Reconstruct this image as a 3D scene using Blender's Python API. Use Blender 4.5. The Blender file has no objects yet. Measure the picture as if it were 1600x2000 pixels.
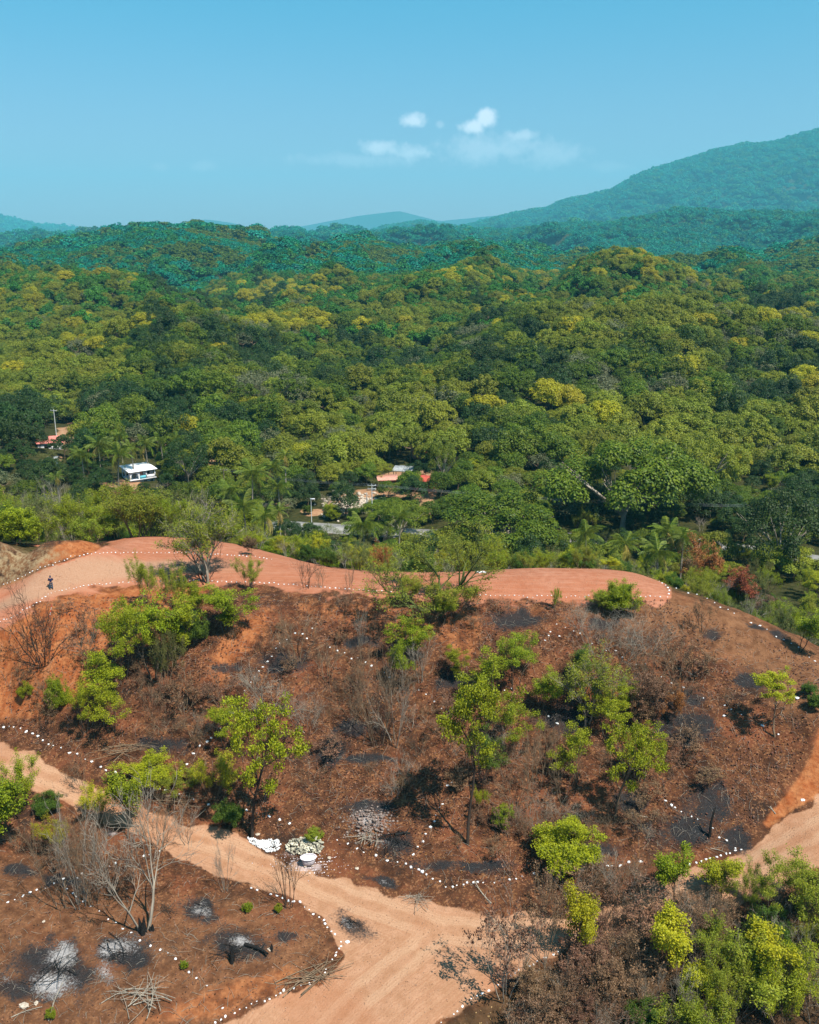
import bpy, math, random
import numpy as np
from mathutils import Vector, Matrix, Euler

scene = bpy.context.scene
COL = scene.collection
R = math.radians

# ------------------------------------------------------------------ camera
CAMZ = 60.0
PITCH = R(15.95)
FPX = 1750.0
cam_d = bpy.data.cameras.new('camera')
cam_d.sensor_fit = 'HORIZONTAL'
cam_d.sensor_width = 36.0
cam_d.lens = 36.0 * FPX / 1600.0
cam_d.clip_start = 0.5
cam_d.clip_end = 60000.0
cam = bpy.data.objects.new('camera', cam_d)
COL.objects.link(cam)
cam.location = (0, 0, CAMZ)
cam.rotation_euler = (R(90) - PITCH, 0, 0)
scene.camera = cam

# ------------------------------------------------------------------ light and sky
SUN_EL, SUN_AZ = R(60), R(132)      # azimuth clockwise from +Y (the view direction)
world = bpy.data.worlds.new('World')
scene.world = world
world.use_nodes = True
wn = world.node_tree; wn.nodes.clear()
def wnode(t, **k):
    n = wn.nodes.new(t)
    for a, b in k.items(): setattr(n, a, b)
    return n
w_out = wnode('ShaderNodeOutputWorld'); w_bg = wnode('ShaderNodeBackground')
w_sky = wnode('ShaderNodeTexSky', sky_type='NISHITA', sun_disc=False, sun_elevation=SUN_EL,
              sun_rotation=SUN_AZ, altitude=60, air_density=1.3, dust_density=1.2, ozone_density=2.0)
w_tint = wnode('ShaderNodeMix', data_type='RGBA', blend_type='MULTIPLY')
w_tint.inputs[0].default_value = 1.0
w_grad = wnode('ShaderNodeMix', data_type='RGBA')
w_grad.inputs[6].default_value = (1.05, 0.70, 0.98, 1); w_grad.inputs[7].default_value = (0.34, 0.92, 1.10, 1)
wn.links.new(w_grad.outputs[2], w_tint.inputs[7])
w_bg.inputs[1].default_value = 0.071
wn.links.new(w_sky.outputs[0], w_tint.inputs[6])
# small clouds low in the sky, as directions on the sky dome
w_geo = wnode('ShaderNodeTexCoord')
cloud_fac = None
def wmath(op, a, b=None, c=None, clamp=False):
    n = wnode('ShaderNodeMath', operation=op); n.use_clamp = clamp
    for i, v in enumerate((a, b, c)):
        if v is None: continue
        if isinstance(v, (int, float)): n.inputs[i].default_value = v
        else: wn.links.new(v, n.inputs[i])
    return n.outputs[0]
w_sep = wnode('ShaderNodeSeparateXYZ')
wn.links.new(w_geo.outputs['Generated'], w_sep.inputs[0])
dx, dy, dz = w_sep.outputs
w_mr = wnode('ShaderNodeMapRange', interpolation_type='SMOOTHSTEP')
for i_, v_ in ((1, 0.0), (2, 0.30), (3, 0.0), (4, 1.0)): w_mr.inputs[i_].default_value = v_
wn.links.new(dz, w_mr.inputs[0]); wn.links.new(w_mr.outputs[0], w_grad.inputs[0])
def cloud_noise(scale, detail, rough=0.6):
    n = wnode('ShaderNodeTexNoise'); n.inputs['Scale'].default_value = scale
    n.inputs['Detail'].default_value = detail; n.inputs['Roughness'].default_value = rough
    wn.links.new(w_geo.outputs['Generated'], n.inputs['Vector']); return n.outputs[0]
cn_big = cloud_noise(38, 5); cn_fine = cloud_noise(120, 6)
def px_dir(px, py):
    v = Vector(((px - 800) / FPX, 1, (1000 - py) / FPX))
    d = Matrix.Rotation(-PITCH, 3, 'X') @ v
    return d.normalized()
CLOUDS = [  # px, py, half width px, half height px, strength
    (925, 245, 27, 17, 1.0), (948, 232, 24, 18, 1.0), (806, 235, 25, 15, .85), (735, 290, 46, 17, .75),
    (815, 297, 42, 20, .65), (860, 243, 9, 7, .3), (960, 292, 125, 32, .45), (1022, 264, 34, 13, .6), (1080, 300, 70, 24, .34),
    (700, 312, 150, 14, .26), (395, 325, 28, 10, .16), (312, 325, 20, 8, .14), (1190, 325, 50, 10, .12)]
total = None
for px, py, a, b, s in CLOUDS:
    c = px_dir(px, py)
    ex = wmath('MULTIPLY', wmath('SUBTRACT', dx, c.x), FPX / a)
    ez = wmath('MULTIPLY', wmath('SUBTRACT', dz, c.z), FPX / b * 1.02)
    below = wmath('MULTIPLY', wmath('MINIMUM', ez, 0), 0.5)      # flat, soft undersides
    r2 = wmath('SQRT', wmath('ADD', wmath('MULTIPLY', ex, ex), wmath('MULTIPLY', ez, ez)))
    nz = wmath('ADD', wmath('MULTIPLY', wmath('SUBTRACT', cn_big, .5), 1.7), wmath('MULTIPLY', wmath('SUBTRACT', cn_fine, .5), 1.1))
    v = wmath('SUBTRACT', wmath('ADD', 1.0, nz), r2)
    v = wmath('MULTIPLY', wmath('SMOOTH_MIN', wmath('MAXIMUM', wmath('MULTIPLY', v, 1.5), 0), 1.0, .4), s)
    v = wmath('MULTIPLY', v, wmath('GREATER_THAN', dy, 0))
    total = v if total is None else wmath('MAXIMUM', total, v)
w_cl = wnode('ShaderNodeMix', data_type='RGBA')
wn.links.new(wmath('MULTIPLY', total, .85, clamp=True), w_cl.inputs[0])
wn.links.new(w_tint.outputs[2], w_cl.inputs[6])
w_cl.inputs[7].default_value = (10.5, 10.0, 10.6, 1)
wn.links.new(w_cl.outputs[2], w_bg.inputs[0])
wn.links.new(w_bg.outputs[0], w_out.inputs[0])

sun_d = bpy.data.lights.new('sun', 'SUN')
sun_d.energy = 4.8; sun_d.angle = R(0.53); sun_d.color = (1.0, 0.95, 0.86)
sun = bpy.data.objects.new('sun', sun_d); COL.objects.link(sun)
sdir = Vector((math.sin(SUN_AZ) * math.cos(SUN_EL), math.cos(SUN_AZ) * math.cos(SUN_EL), math.sin(SUN_EL)))
sun.rotation_euler = sdir.to_track_quat('Z', 'Y').to_euler()
sun.location = (0, 0, 300)

scene.view_settings.view_transform = 'Standard'
scene.view_settings.look = 'None'
scene.view_settings.exposure = 0.86
scene.view_settings.gamma = 1.0
scene.view_settings.use_curve_mapping = False
cy = scene.cycles
scene.render.engine = 'CYCLES'
cy.max_bounces = 5; cy.diffuse_bounces = 2; cy.glossy_bounces = 2; cy.transmission_bounces = 3
cy.volume_bounces = 0; cy.transparent_max_bounces = 4
cy.use_denoising = True
try: cy.denoiser = 'OPENIMAGEDENOISE'; cy.denoising_input_passes = 'RGB_ALBEDO_NORMAL'
except Exception: pass
cy.use_adaptive_sampling = False

# ------------------------------------------------------------------ numpy noise
def vnoise(x, y, seed=0):
    x = np.asarray(x, float); y = np.asarray(y, float)
    xi = np.floor(x).astype(np.int64); yi = np.floor(y).astype(np.int64)
    fx = x - xi; fy = y - yi
    fx = fx * fx * fx * (fx * (fx * 6 - 15) + 10); fy = fy * fy * fy * (fy * (fy * 6 - 15) + 10)
    def h(a, b):
        n = (a * 374761393 + b * 668265263 + seed * 974634777) & 0xffffffff
        n = ((n ^ (n >> 13)) * 1274126177) & 0xffffffff
        return ((n ^ (n >> 16)) & 0xffff) / 65535.0
    v = (h(xi, yi) * (1 - fx) + h(xi + 1, yi) * fx) * (1 - fy) + (h(xi, yi + 1) * (1 - fx) + h(xi + 1, yi + 1) * fx) * fy
    return v * 2 - 1
def fbm(x, y, seed=0, octaves=4, gain=.5):
    s = 0; a = 1; t = 0
    for i in range(octaves):
        s = s + a * vnoise(x * 2 ** i, y * 2 ** i, seed + i * 17); t += a; a *= gain
    return s / t

# ------------------------------------------------------------------ terrain heights
CP, SP = math.cos(PITCH), math.sin(PITCH)
def ray(px, py):
    a = (px - 800) / FPX; b = (1000 - py) / FPX
    return np.array((a, CP + b * SP, -SP + b * CP))
def on_z(px, py, z):
    d = ray(px, py); t = (z - CAMZ) / d[2]
    return (d[0] * t, d[1] * t, z)
def project(x, y, z):
    dz = np.asarray(z) - CAMZ
    dep = y * CP - dz * SP
    dep = np.where(dep > 1, dep, 1)
    up = y * SP + dz * CP
    return 800 + FPX * x / dep, 1000 - FPX * up / dep

NEAR = [(0,1218,19.5),(60,1178,20),(100,1157,20),(200,1142,20),(350,1135,20),(500,1140,20),(700,1155,20),(900,1163,20),(1100,1166,20),(1305,1166,19.8),
 (0,1149,19.8),(90,1109,20),(180,1082,20.1),(300,1080,20.1),(430,1084,20.1),(520,1092,20),(250,1056,20.6),(400,1067,20.4),
 (0,1050,25.5),(80,1048,25.3),(150,1053,23.6),(60,1090,22.3),
 (560,1102,20),(700,1121,19.9),(900,1121,20),(1050,1109,20.3),(1150,1112,20.2),(1230,1126,20),(1300,1150,19.7),
 (1450,1194,17.8),(1600,1277,15.2),(1380,1172,18.7),(1530,1235,16.5),
 (0,1300,15.3),(100,1300,15.6),(250,1300,15.8),(400,1300,15.9),(600,1300,15.7),(800,1300,15.7),(1000,1300,15.8),(1200,1300,15.8),(1350,1300,15.6),(1450,1300,15.4),
 (100,1400,11.2),(250,1400,12.2),(400,1400,12.2),(600,1400,12),(800,1400,12),(1000,1400,12.1),(1200,1400,12.4),(1350,1400,12.7),(1450,1400,13),
 (300,1480,9.4),(500,1500,9),(700,1500,9),(900,1500,9.2),(1100,1500,9.3),(1300,1500,9.8),(1450,1500,10.5),
 (600,1590,6.5),(800,1600,6.6),(1000,1600,6.9),(1200,1600,7.1),(1350,1600,7.6),
 (0,1413,10.2),(120,1480,9.0),(250,1528,8),(400,1576,6.6),(550,1605,6),(660,1645,5.7),(800,1690,5),(880,1733,4.6),(1000,1722,4.8),(1180,1695,5.3),(1310,1690,5.6),(1440,1660,6.3),
 (0,1480,9),(200,1560,7),(400,1640,5.2),(650,1730,4),(900,1840,3.3),(700,2000,3),(520,1680,4.6),(800,1780,3.7),(900,1960,2.9),(760,1870,3.3),
 (1600,1600,8.3),(1500,1670,7),(1400,1710,6),(1250,1760,5),(1050,1790,4.2),(950,1800,3.8),(1600,1690,7.6),
 (1592,1395,14.3),(1600,1535,9.1),(1500,1602,7.4),(1470,1560,8.8),(1600,1380,14.6),
 (0,1650,6.5),(200,1700,5.8),(400,1720,5),(640,1830,3.7),(665,1870,3.4),(400,1850,4.6),(200,1900,4.7),(0,1900,4.9),(420,1997,3.0),(300,1960,4.4),(0,2000,4.4),(500,1900,4.1),(560,1945,3.3),(0,1560,7.6),
 (1090,1860,3.7),(860,2000,3.0),(1200,1900,2.4),(1100,2000,1.6),(1400,1900,2.6),(1600,1850,4),(1600,1760,6),(1600,2000,1.6),(1350,1790,4.8),(1450,1800,4.8)]
P = [on_z(*c) for c in NEAR]
for x in (-95, -70): P += [(x, 134, 17), (x, 146, 12), (x, 165, 7)]
P += [(-45, 134, 17.5), (-45, 146, 13), (-45, 165, 6)]
for x, ed in ((-25, 131), (-10, 121), (5, 119), (20, 119), (32, 119)): P += [(x, ed, 17), (x, ed + 12, 12), (x, ed + 30, 5)]
P += [(38, 116, 15), (46, 110, 13), (50, 122, 7), (56, 104, 10.5), (62, 112, 6), (65, 125, 3), (85, 100, 8), (85, 120, 3), (50, 150, 2), (85, 150, 0.5), (105, 90, 9), (105, 120, 2),
      (-95, 60, 6), (-95, 85, 11), (-95, 105, 19), (-95, 118, 24), (90, 60, 4), (95, 78, 10), (0, 25, 1), (-55, 30, 3), (55, 30, -1), (100, 25, -2), (-100, 25, 3),
      (-60, 70, 8), (60, 60, 4)]
P = np.array(P, float)
def tps_fit(P, lam=0.02):
    n = len(P)
    d = np.hypot(P[:, None, 0] - P[None, :, 0], P[:, None, 1] - P[None, :, 1])
    K = d * d * np.log(d + 1e-9) + lam * n * np.eye(n)
    A = np.zeros((n + 3, n + 3)); A[:n, :n] = K; A[:n, n] = 1; A[:n, n + 1:] = P[:, :2]; A[n, :n] = 1; A[n + 1:, :n] = P[:, :2].T
    return np.linalg.solve(A, np.concatenate([P[:, 2], [0, 0, 0]]))
W = tps_fit(P)
GX0, GY0, GS = -112.0, 24.0, 0.5
gx = np.arange(GX0, 112.1, GS); gy = np.arange(GY0, 182.1, GS)
GXX, GYY = np.meshgrid(gx, gy)
Z = W[-3] + W[-2] * GXX + W[-1] * GYY
for i in range(len(P)):
    r2 = (GXX - P[i, 0]) ** 2 + (GYY - P[i, 1]) ** 2
    Z += W[i] * r2 * 0.5 * np.log(r2 + 1e-9)
ZG = Z

# far relief: for every ridge its crest as seen (px -> py) at a distance, and the hollow behind it
def crest(D, pts, drop):
    px = np.array([p[0] for p in pts], float); py = np.array([p[1] for p in pts], float)
    b = (1000 - py) / FPX
    dyr = CP + b * SP; dzr = -SP + b * CP
    t = D / dyr
    return (px - 800) / FPX / dyr, CAMZ + dzr * t - drop      # u = x / y, z
RIDGES = [
 (430, 7, [(-400,700),(0,735),(100,712),(200,700),(330,655),(450,650),(600,668),(700,690),(800,685),(900,655),(1000,645),(1200,632),(1400,645),(1500,640),(1600,632),(2000,620)]),
 (540, None, 9), 
 (700, 7, [(-400,560),(0,575),(150,556),(280,548),(400,585),(480,588),(560,565),(650,590),(740,590),(820,562),(920,546),(990,570),(1060,610),(1120,560),(1170,520),(1230,508),(1320,512),(1400,545),(1480,585),(1600,592),(2000,560)]),
 (920, None, 22),
 (1450, 8, [(-400,500),(0,492),(100,480),(200,475),(330,466),(420,462),(520,464),(620,474),(720,490),(820,500),(900,505),(1050,512),(1200,505),(1400,530),(1500,520),(1600,498),(2000,480)]),
 (2300, None, 40),
 (3800, 14, [(-400,470),(0,500),(60,478),(120,468),(230,453),(280,455),(330,466),(380,456),(430,466),(500,468),(560,456),(620,456),(680,462),(760,466),(860,460),(1000,455),(1120,440),(1200,445),(1320,416),(1420,425),(1600,430),(2000,400)]),
 (5200, None, 95),
 (8500, 42, [(-400,520),(0,500),(500,480),(640,470),(700,455),(750,440),(820,428),(880,438),(905,440),(960,426),(1030,409),(1075,402),(1100,388),(1195,373),(1235,352),(1262,340),(1330,318),(1400,298),(1450,290),(1500,291),(1560,276),(1600,265),(1800,215),(2000,200)]),
 (10200, None, 60),
 (12000, 0, [(-400,405),(0,432),(35,440),(70,447),(120,450),(165,458),(240,480),(400,500),(1600,480),(2000,470)]),
 (13500, None, 60),
 (15500, 0, [(-400,455),(0,470),(200,462),(280,445),(340,440),(400,431),(450,436),(520,452),(600,440),(700,420),(780,412),(860,432),(1000,420),(1100,430),(1600,440),(2000,440)]),
 (17500, None, 40), (24000, None, 20)]
KN_D = [150, 180, 240]; KN = [None, None, None]
for r in RIDGES:
    KN_D.append(r[0]); KN.append(None)
US = np.linspace(-1.0, 1.0, 401)
TAB = np.zeros((len(KN_D), len(US)))
TAB[0] = 1.5; TAB[1] = 0; TAB[2] = 2 + 1.5 * np.sin(US * 9)
TAB[2] += np.interp(US, [-.6, -.45, -.38, -.3, -.2], [3, 6, 4, 2, 0])
for k, r in enumerate(RIDGES):
    if r[1] is None: TAB[k + 3] = r[2] + 3 * np.sin(US * 7 + k * 2)
    else:
        u, z = crest(r[0], r[2], r[1]); TAB[k + 3] = np.interp(US, u, z)
KN_D = np.array(KN_D, float)
def relief(x, y):
    """rounded hills and hollows of the wooded country, -1 to 1"""
    q = 1 / (1 + np.clip(y - 400, 0, 2500) / 1400)
    return np.clip(fbm(x / 110 * q + 7, y / 90 * q, 401, 2) * 2.2, -1, 1)
def far_h(x, y):
    x = np.asarray(x, float); y = np.maximum(np.asarray(y, float), 1.0)
    u = np.clip(x / y, -1, 1)
    wob = 1 + 0.055 * vnoise(u * 5, u * 0 + 3.3, 5) + 0.03 * vnoise(u * 13, u * 0 + 1.3, 6)
    yy = np.where(y > 260, y * (1 + (wob - 1) * np.clip((y - 260) / 150, 0, 1)), y)
    k = np.clip(np.searchsorted(KN_D, yy) - 1, 0, len(KN_D) - 2)
    t = np.clip((yy - KN_D[k]) / (KN_D[k + 1] - KN_D[k]), 0, 1); t = t * t * (3 - 2 * t)
    fu = (u + 1) / 2 * (len(US) - 1); iu = np.clip(fu.astype(int), 0, len(US) - 2); fr = fu - iu
    z0 = TAB[k, iu] * (1 - fr) + TAB[k, iu + 1] * fr
    z1 = TAB[k + 1, iu] * (1 - fr) + TAB[k + 1, iu + 1] * fr
    z = z0 * (1 - t) + z1 * t
    # spurs and gullies that fade out at the crest lines
    midw = 4 * t * (1 - t)
    amp = np.clip((y - 260) / 2500, 0, 1)
    rn = 1 - np.abs(fbm(x / (60 + 260 * amp) + 3, y / (60 + 260 * amp), 31, 4)) * 2
    midw = midw * np.where(t > .5, .6, 1)
    z = z + (rn - .55) * midw * (13.0 * np.clip((y - 250) / 120, 0, 1) + 110 * amp) * np.where(y > 11000, .5, 1)
    z = z + relief(x, y) * 10 * np.clip((y - 290) / 140, 0, 1) * np.clip((6000 - y) / 3000, 0, 1) * (1 + np.clip((y - 600) / 1500, 0, 1))
    return z
def H(x, y):
    x = np.asarray(x, float); y = np.asarray(y, float)
    fx = np.clip((x - GX0) / GS, 0, len(gx) - 1.001); fy = np.clip((y - GY0) / GS, 0, len(gy) - 1.001)
    ix = fx.astype(int); iy = fy.astype(int); ax = fx - ix; ay = fy - iy
    zn = (ZG[iy, ix] * (1 - ax) + ZG[iy, ix + 1] * ax) * (1 - ay) + (ZG[iy + 1, ix] * (1 - ax) + ZG[iy + 1, ix + 1] * ax) * ay
    w = np.clip((y - 148) / 30, 0, 1); w = w * w * (3 - 2 * w)
    return zn * (1 - w) + far_h(x, y) * w
def hit(px, py, tmin=45, tmax=1500):
    d = ray(px, py)
    t = np.concatenate([np.arange(tmin, 400, .25), np.arange(400, tmax, 2.0)])
    zz = CAMZ + d[2] * t; g = H(d[0] * t, d[1] * t)
    k = np.nonzero(zz < g)[0]
    if len(k) == 0:
        k = [int(np.argmin(zz - g))]
    t0 = t[k[0]]
    x, y = d[0] * t0, d[1] * t0
    return Vector((float(x), float(y), float(H(x, y))))
def depth(p): return p[1] * CP - (p[2] - CAMZ) * SP
def px2m(h, p):      # a vertical height in photo pixels, standing at p, in metres
    de = math.atan2(CAMZ - p[2], p[1])
    return h * depth(p) / FPX / math.cos(de) 
def px2w(w, p): return w * depth(p) / FPX
# ------------------------------------------------------------------ helpers
def tag(o, label=None, cat=None, group=None, kind=None):
    if label: o['label'] = label
    if cat: o['category'] = cat
    if group: o['group'] = group
    if kind: o['kind'] = kind
    return o
def fast_mesh(name, verts, faces, mat=None, smooth=False):
    """faces: list of (M,k) int arrays"""
    me = bpy.data.meshes.new(name)
    verts = np.asarray(verts, np.float32)
    if not isinstance(faces, (list, tuple)): faces = [faces]
    faces = [np.asarray(f, np.int32) for f in faces if len(f)]
    me.vertices.add(len(verts)); me.vertices.foreach_set('co', verts.ravel())
    nl = sum(f.size for f in faces); npoly = sum(len(f) for f in faces)
    me.loops.add(nl); me.loops.foreach_set('vertex_index', np.concatenate([f.ravel() for f in faces]))
    me.polygons.add(npoly)
    tot = np.concatenate([np.full(len(f), f.shape[1], np.int32) for f in faces])
    me.polygons.foreach_set('loop_start', np.concatenate([[0], np.cumsum(tot)[:-1]]).astype(np.int32))
    me.polygons.foreach_set('loop_total', tot)
    me.update(calc_edges=True)
    if smooth: me.polygons.foreach_set('use_smooth', np.ones(npoly, bool))
    if mat: me.materials.append(mat)
    return me
def link(name, me, parent=None, loc=None):
    o = bpy.data.objects.new(name, me); COL.objects.link(o)
    if parent: o.parent = parent
    if loc is not None: o.location = loc
    return o
def thing(name, label, cat, loc=(0, 0, 0), rotz=0, scale=None, group=None):
    o = bpy.data.objects.new(name, None); COL.objects.link(o)
    o.empty_display_size = .2
    o.location = loc; o.rotation_euler = (0, 0, rotz)
    if scale is not None: o.scale = scale if hasattr(scale, '__len__') else (scale,) * 3
    return tag(o, label, cat, group)

class NT:
    """small node-material builder"""
    def __init__(s, name):
        s.m = bpy.data.materials.new(name); s.m.use_nodes = True
        s.t = s.m.node_tree; s.t.nodes.clear()
        s.out = s.t.nodes.new('ShaderNodeOutputMaterial')
    def n(s, typ, ins=None, **k):
        n = s.t.nodes.new(typ)
        for a, b in k.items(): setattr(n, a, b)
        for i, v in (ins or {}).items(): s.put(n.inputs[i], v)
        return n
    def put(s, sock, v):
        if isinstance(v, bpy.types.NodeSocket): s.t.links.new(v, sock)
        elif hasattr(v, '__len__') and len(v) == 3 and sock.type == 'RGBA': sock.default_value = (*v, 1)
        else: sock.default_value = v
    def math(s, op, a, b=0, c=0, clamp=False):
        n = s.n('ShaderNodeMath', {0: a, 1: b, 2: c}, operation=op); n.use_clamp = clamp; return n.outputs[0]
    def mix(s, f, a, b, mode='MIX'):
        n = s.n('ShaderNodeMix', {0: f, 6: a, 7: b}, data_type='RGBA', blend_type=mode); return n.outputs[2]
    def noise(s, vec, scale, detail=4, rough=.55, dist=0):
        i = {'Scale': scale, 'Detail': detail, 'Roughness': rough, 'Distortion': dist}
        if vec is not None: i['Vector'] = vec
        return s.n('ShaderNodeTexNoise', i).outputs[0]
    def step(s, v, lo, hi):
        return s.n('ShaderNodeMapRange', {0: v, 1: lo, 2: hi, 3: 0.0, 4: 1.0}, interpolation_type='SMOOTHSTEP').outputs[0]
    def bsdf(s, col, rough=.9, spec=.15, normal=None, **k):
        b = s.n('ShaderNodeBsdfPrincipled', {'Base Color': col, 'Roughness': rough, 'Specular IOR Level': spec})
        if normal is not None: s.put(b.inputs['Normal'], normal)
        for a, v in k.items(): s.put(b.inputs[a], v)
        s.t.links.new(b.outputs[0], s.out.inputs[0]); return b
    def pos(s): return s.n('ShaderNodeNewGeometry').outputs['Position']
    def attr(s, name): return s.n('ShaderNodeAttribute', attribute_name=name)
    def bump(s, h, strength=.5, dist=.1): return s.n('ShaderNodeBump', {'Strength': strength, 'Distance': dist, 'Height': h}).outputs[0]

def simple_mat(name, col, rough=.85, var=.25, scale=3.0, spec=.15, bump=0, metallic=0):
    t = NT(name); co = t.n('ShaderNodeTexCoord').outputs['Object']
    nz = t.noise(co, scale, 5)
    dark = tuple(c * (1 - var) for c in col); lite = tuple(min(1, c * (1 + var)) for c in col)
    c = t.mix(t.step(nz, .3, .7), dark, lite)
    t.bsdf(c, rough, spec, t.bump(nz, bump, .05) if bump else None, Metallic=metallic)
    return t.m
def leaf_mat(name, a, b, transl=.35, hue=.03, val=.35, sub=.0):
    """leaf colour between a and b, varied leaf by leaf and tree by tree"""
    t = NT(name)
    rnd = t.n('ShaderNodeObjectInfo').outputs['Random']
    isl = t.n('ShaderNodeNewGeometry').outputs['Random Per Island']
    co = t.n('ShaderNodeTexCoord').outputs['Object']
    nz = t.noise(co, 5.0, 2)
    f = t.math('ADD', t.math('MULTIPLY', isl, .55), t.math('MULTIPLY', nz, .6))
    c = t.mix(t.step(f, .25, .95), a, b)
    h = t.n('ShaderNodeHueSaturation', {'Hue': t.math('ADD', .5 - hue / 2, t.math('MULTIPLY', rnd, hue)),
        'Saturation': 1.0, 'Value': t.math('ADD', 1 - val / 2, t.math('MULTIPLY', t.math('FRACT', t.math('MULTIPLY', rnd, 7.31)), val)), 'Color': c}).outputs[0]
    d = t.n('ShaderNodeBsdfPrincipled', {'Base Color': h, 'Roughness': .55, 'Specular IOR Level': .25})
    tr = t.n('ShaderNodeBsdfTranslucent', {0: h})
    mx = t.n('ShaderNodeMixShader', {0: transl, 1: d.outputs[0], 2: tr.outputs[0]})
    t.t.links.new(mx.outputs[0], t.out.inputs[0]); return t.m

# ------------------------------------------------------------------ terrain sheet
def seg_dist(px, py, poly, closed=True):
    """distance to a polyline in the projected plan, and inside test"""
    pts = np.array(poly, float); n = len(pts)
    d = np.full(px.shape, 1e9); inside = np.zeros(px.shape, bool)
    for i in range(n if closed else n - 1):
        a = pts[i]; b = pts[(i + 1) % n]
        ab = b - a; L = ab @ ab + 1e-9
        t = np.clip(((px - a[0]) * ab[0] + (py - a[1]) * ab[1]) / L, 0, 1)
        d = np.minimum(d, np.hypot(px - a[0] - t * ab[0], py - a[1] - t * ab[1]))
        if closed:
            c = ((a[1] > py) != (b[1] > py)) & (px < (b[0] - a[0]) * (py - a[1]) / (b[1] - a[1] + 1e-12) + a[0])
            inside ^= c
    return d, inside
def soft(px, py, poly, feather):
    d, ins = seg_dist(px, py, poly)
    sd = np.where(ins, d, -d)
    return np.clip(.5 + sd / (2 * feather), 0, 1)

ROAD = [(-300,1330),(0,1446),(60,1475),(130,1508),(220,1548),(330,1597),(430,1622),(500,1650),(600,1700),(720,1733),(850,1765),(960,1788),(1100,1790),(1250,1752),(1340,1706),(1400,1688),(1470,1656),(1530,1605),(1600,1556),(1900,1400),(1900,1560),(1600,1700),(1500,1748),(1350,1815),(1180,1850),(1095,1862),(1040,1890),(960,1934),(860,2000),(700,2250),(0,2250),(420,2005),(520,1962),(620,1922),(668,1868),(658,1830),(620,1792),(560,1756),(450,1722),(380,1690),(300,1652),(200,1602),(100,1556),(0,1524),(-300,1420)]
PLAT_FRONT = [(-60,1258),(0,1218),(60,1178),(100,1157),(200,1143),(350,1137),(500,1141),(700,1157),(900,1165),(1100,1169),(1305,1170)]
BURN = [(700,1250,48,16,0),(320,1455,65,24,0),(1000,1205,75,26,0),(1180,1215,40,16,0),(1320,1365,80,26,0),(1345,1420,75,50,0),(1390,1565,62,62,0),(1340,1625,60,40,0),(1255,1615,18,10,0),
 (1465,1325,52,24,25),(1390,1235,24,16,0),(720,1482,90,14,0),(720,1575,70,20,0),(395,1775,46,34,0),(690,1808,60,26,28),(748,1721,46,11,18),(110,1895,140,72,0),(240,1862,80,48,0),(470,1848,85,36,10),
 (560,1832,40,14,0),(80,1582,26,14,0),(850,1690,60,16,0),(780,1650,50,28,0),(20,1930,60,32,0),(1010,1915,42,12,-20),(1440,1640,40,30,0),(1100,1400,60,40,0),(640,1470,60,30,0),(120,1720,60,18,0),
 (560,1290,60,30,0),(900,1330,70,20,0),(1230,1560,40,40,0),(450,1300,40,14,0),(1480,1225,26,8,20),(1520,1240,30,9,30),(950,1690,70,14,0),(215,1625,26,12,0),(700,1420,50,20,0),(1150,1660,80,18,0),(40,1700,40,16,0)]
ASH = [(125,1868,38,32,0,1),(108,1922,58,32,10,1),(228,1850,58,24,-10,.9),(205,1895,30,40,0,.8),(15,1915,26,14,0,.5),(395,1778,22,14,15,1),(478,1840,34,14,15,.9),(680,1803,28,13,30,.9),(715,1825,22,9,20,.35),
 (750,1722,24,6,18,.45),(80,1583,20,9,0,.7),(285,1825,20,8,20,.5),(300,1857,16,8,20,.5),(725,1600,42,26,15,.85),(735,1640,36,14,10,.5),(1400,1560,34,20,10,.22),(1345,1625,24,8,20,.25),(1260,1614,12,5,0,.5),(780,1495,24,6,0,.2),(1470,1330,30,10,25,.15)]
LIME = [(600,1690,46,18,12,1),(565,1665,30,14,0,.6),(220,1628,16,7,0,.9)]
def ell(px, py, L, power=1.0, nz=0, spread=.35):
    o = np.zeros(px.shape)
    for e in L:
        cx, cy, a, b, rot = e[:5]; s = e[5] if len(e) > 5 else 1
        c, sn = math.cos(R(rot)), math.sin(R(rot))
        dx_, dy_ = px - cx, py - cy
        r = np.hypot((dx_ * c + dy_ * sn) / a, (-dx_ * sn + dy_ * c) / b)
        o = np.maximum(o, s * np.clip((1.15 - r + nz) / spread / 2, 0, 1))
    return o

ys = np.concatenate([np.arange(-60, 38, 7.0), np.arange(38, 150, 0.27), 150 * 1.0135 ** np.arange(1, 359)])
ua = np.linspace(-.56, .56, 500)
us = np.concatenate([np.linspace(-1.7, -.57, 16), ua, np.linspace(.57, 1.7, 16)])
# a wedge of ever larger cells, from behind the camera to beyond the last hills
XX = us[None, :] * (ys[:, None] + 70) ; YY = np.broadcast_to(ys[:, None], XX.shape)
XX = XX + 0; YY = YY + 0
ZZ = H(XX, YY)
PXX, PYY = project(XX, YY, ZZ)
near = (YY < 150) & (YY > 40)
plat_edge = np.interp(PXX, [p[0] for p in PLAT_FRONT], [p[1] for p in PLAT_FRONT])
on_plat = np.clip((plat_edge + 7 - PYY) / 22 + .5 + fbm(XX * .5, YY * .5, 91, 4) * .9 * np.clip((PYY - plat_edge + 12) / 12, 0, 1), 0, 1) * near * (YY < 128) * np.clip((1312 - PXX) / 14 + .5, 0, 1)
rd, rin = seg_dist(PXX, PYY, ROAD)
road_m = np.clip(.5 + np.where(rin, rd, -rd) / 16 + fbm(XX * .5, YY * .5, 3, 4) * 1.1, 0, 1) * near * (YY < 100)
bank = soft(PXX, PYY, [(-80,1240),(-80,1030),(60,1030),(165,1040),(215,1062),(172,1082),(100,1106),(30,1137),(0,1149)], 6) * near * (YY < 126)
on_plat = on_plat * (1 - bank)
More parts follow.
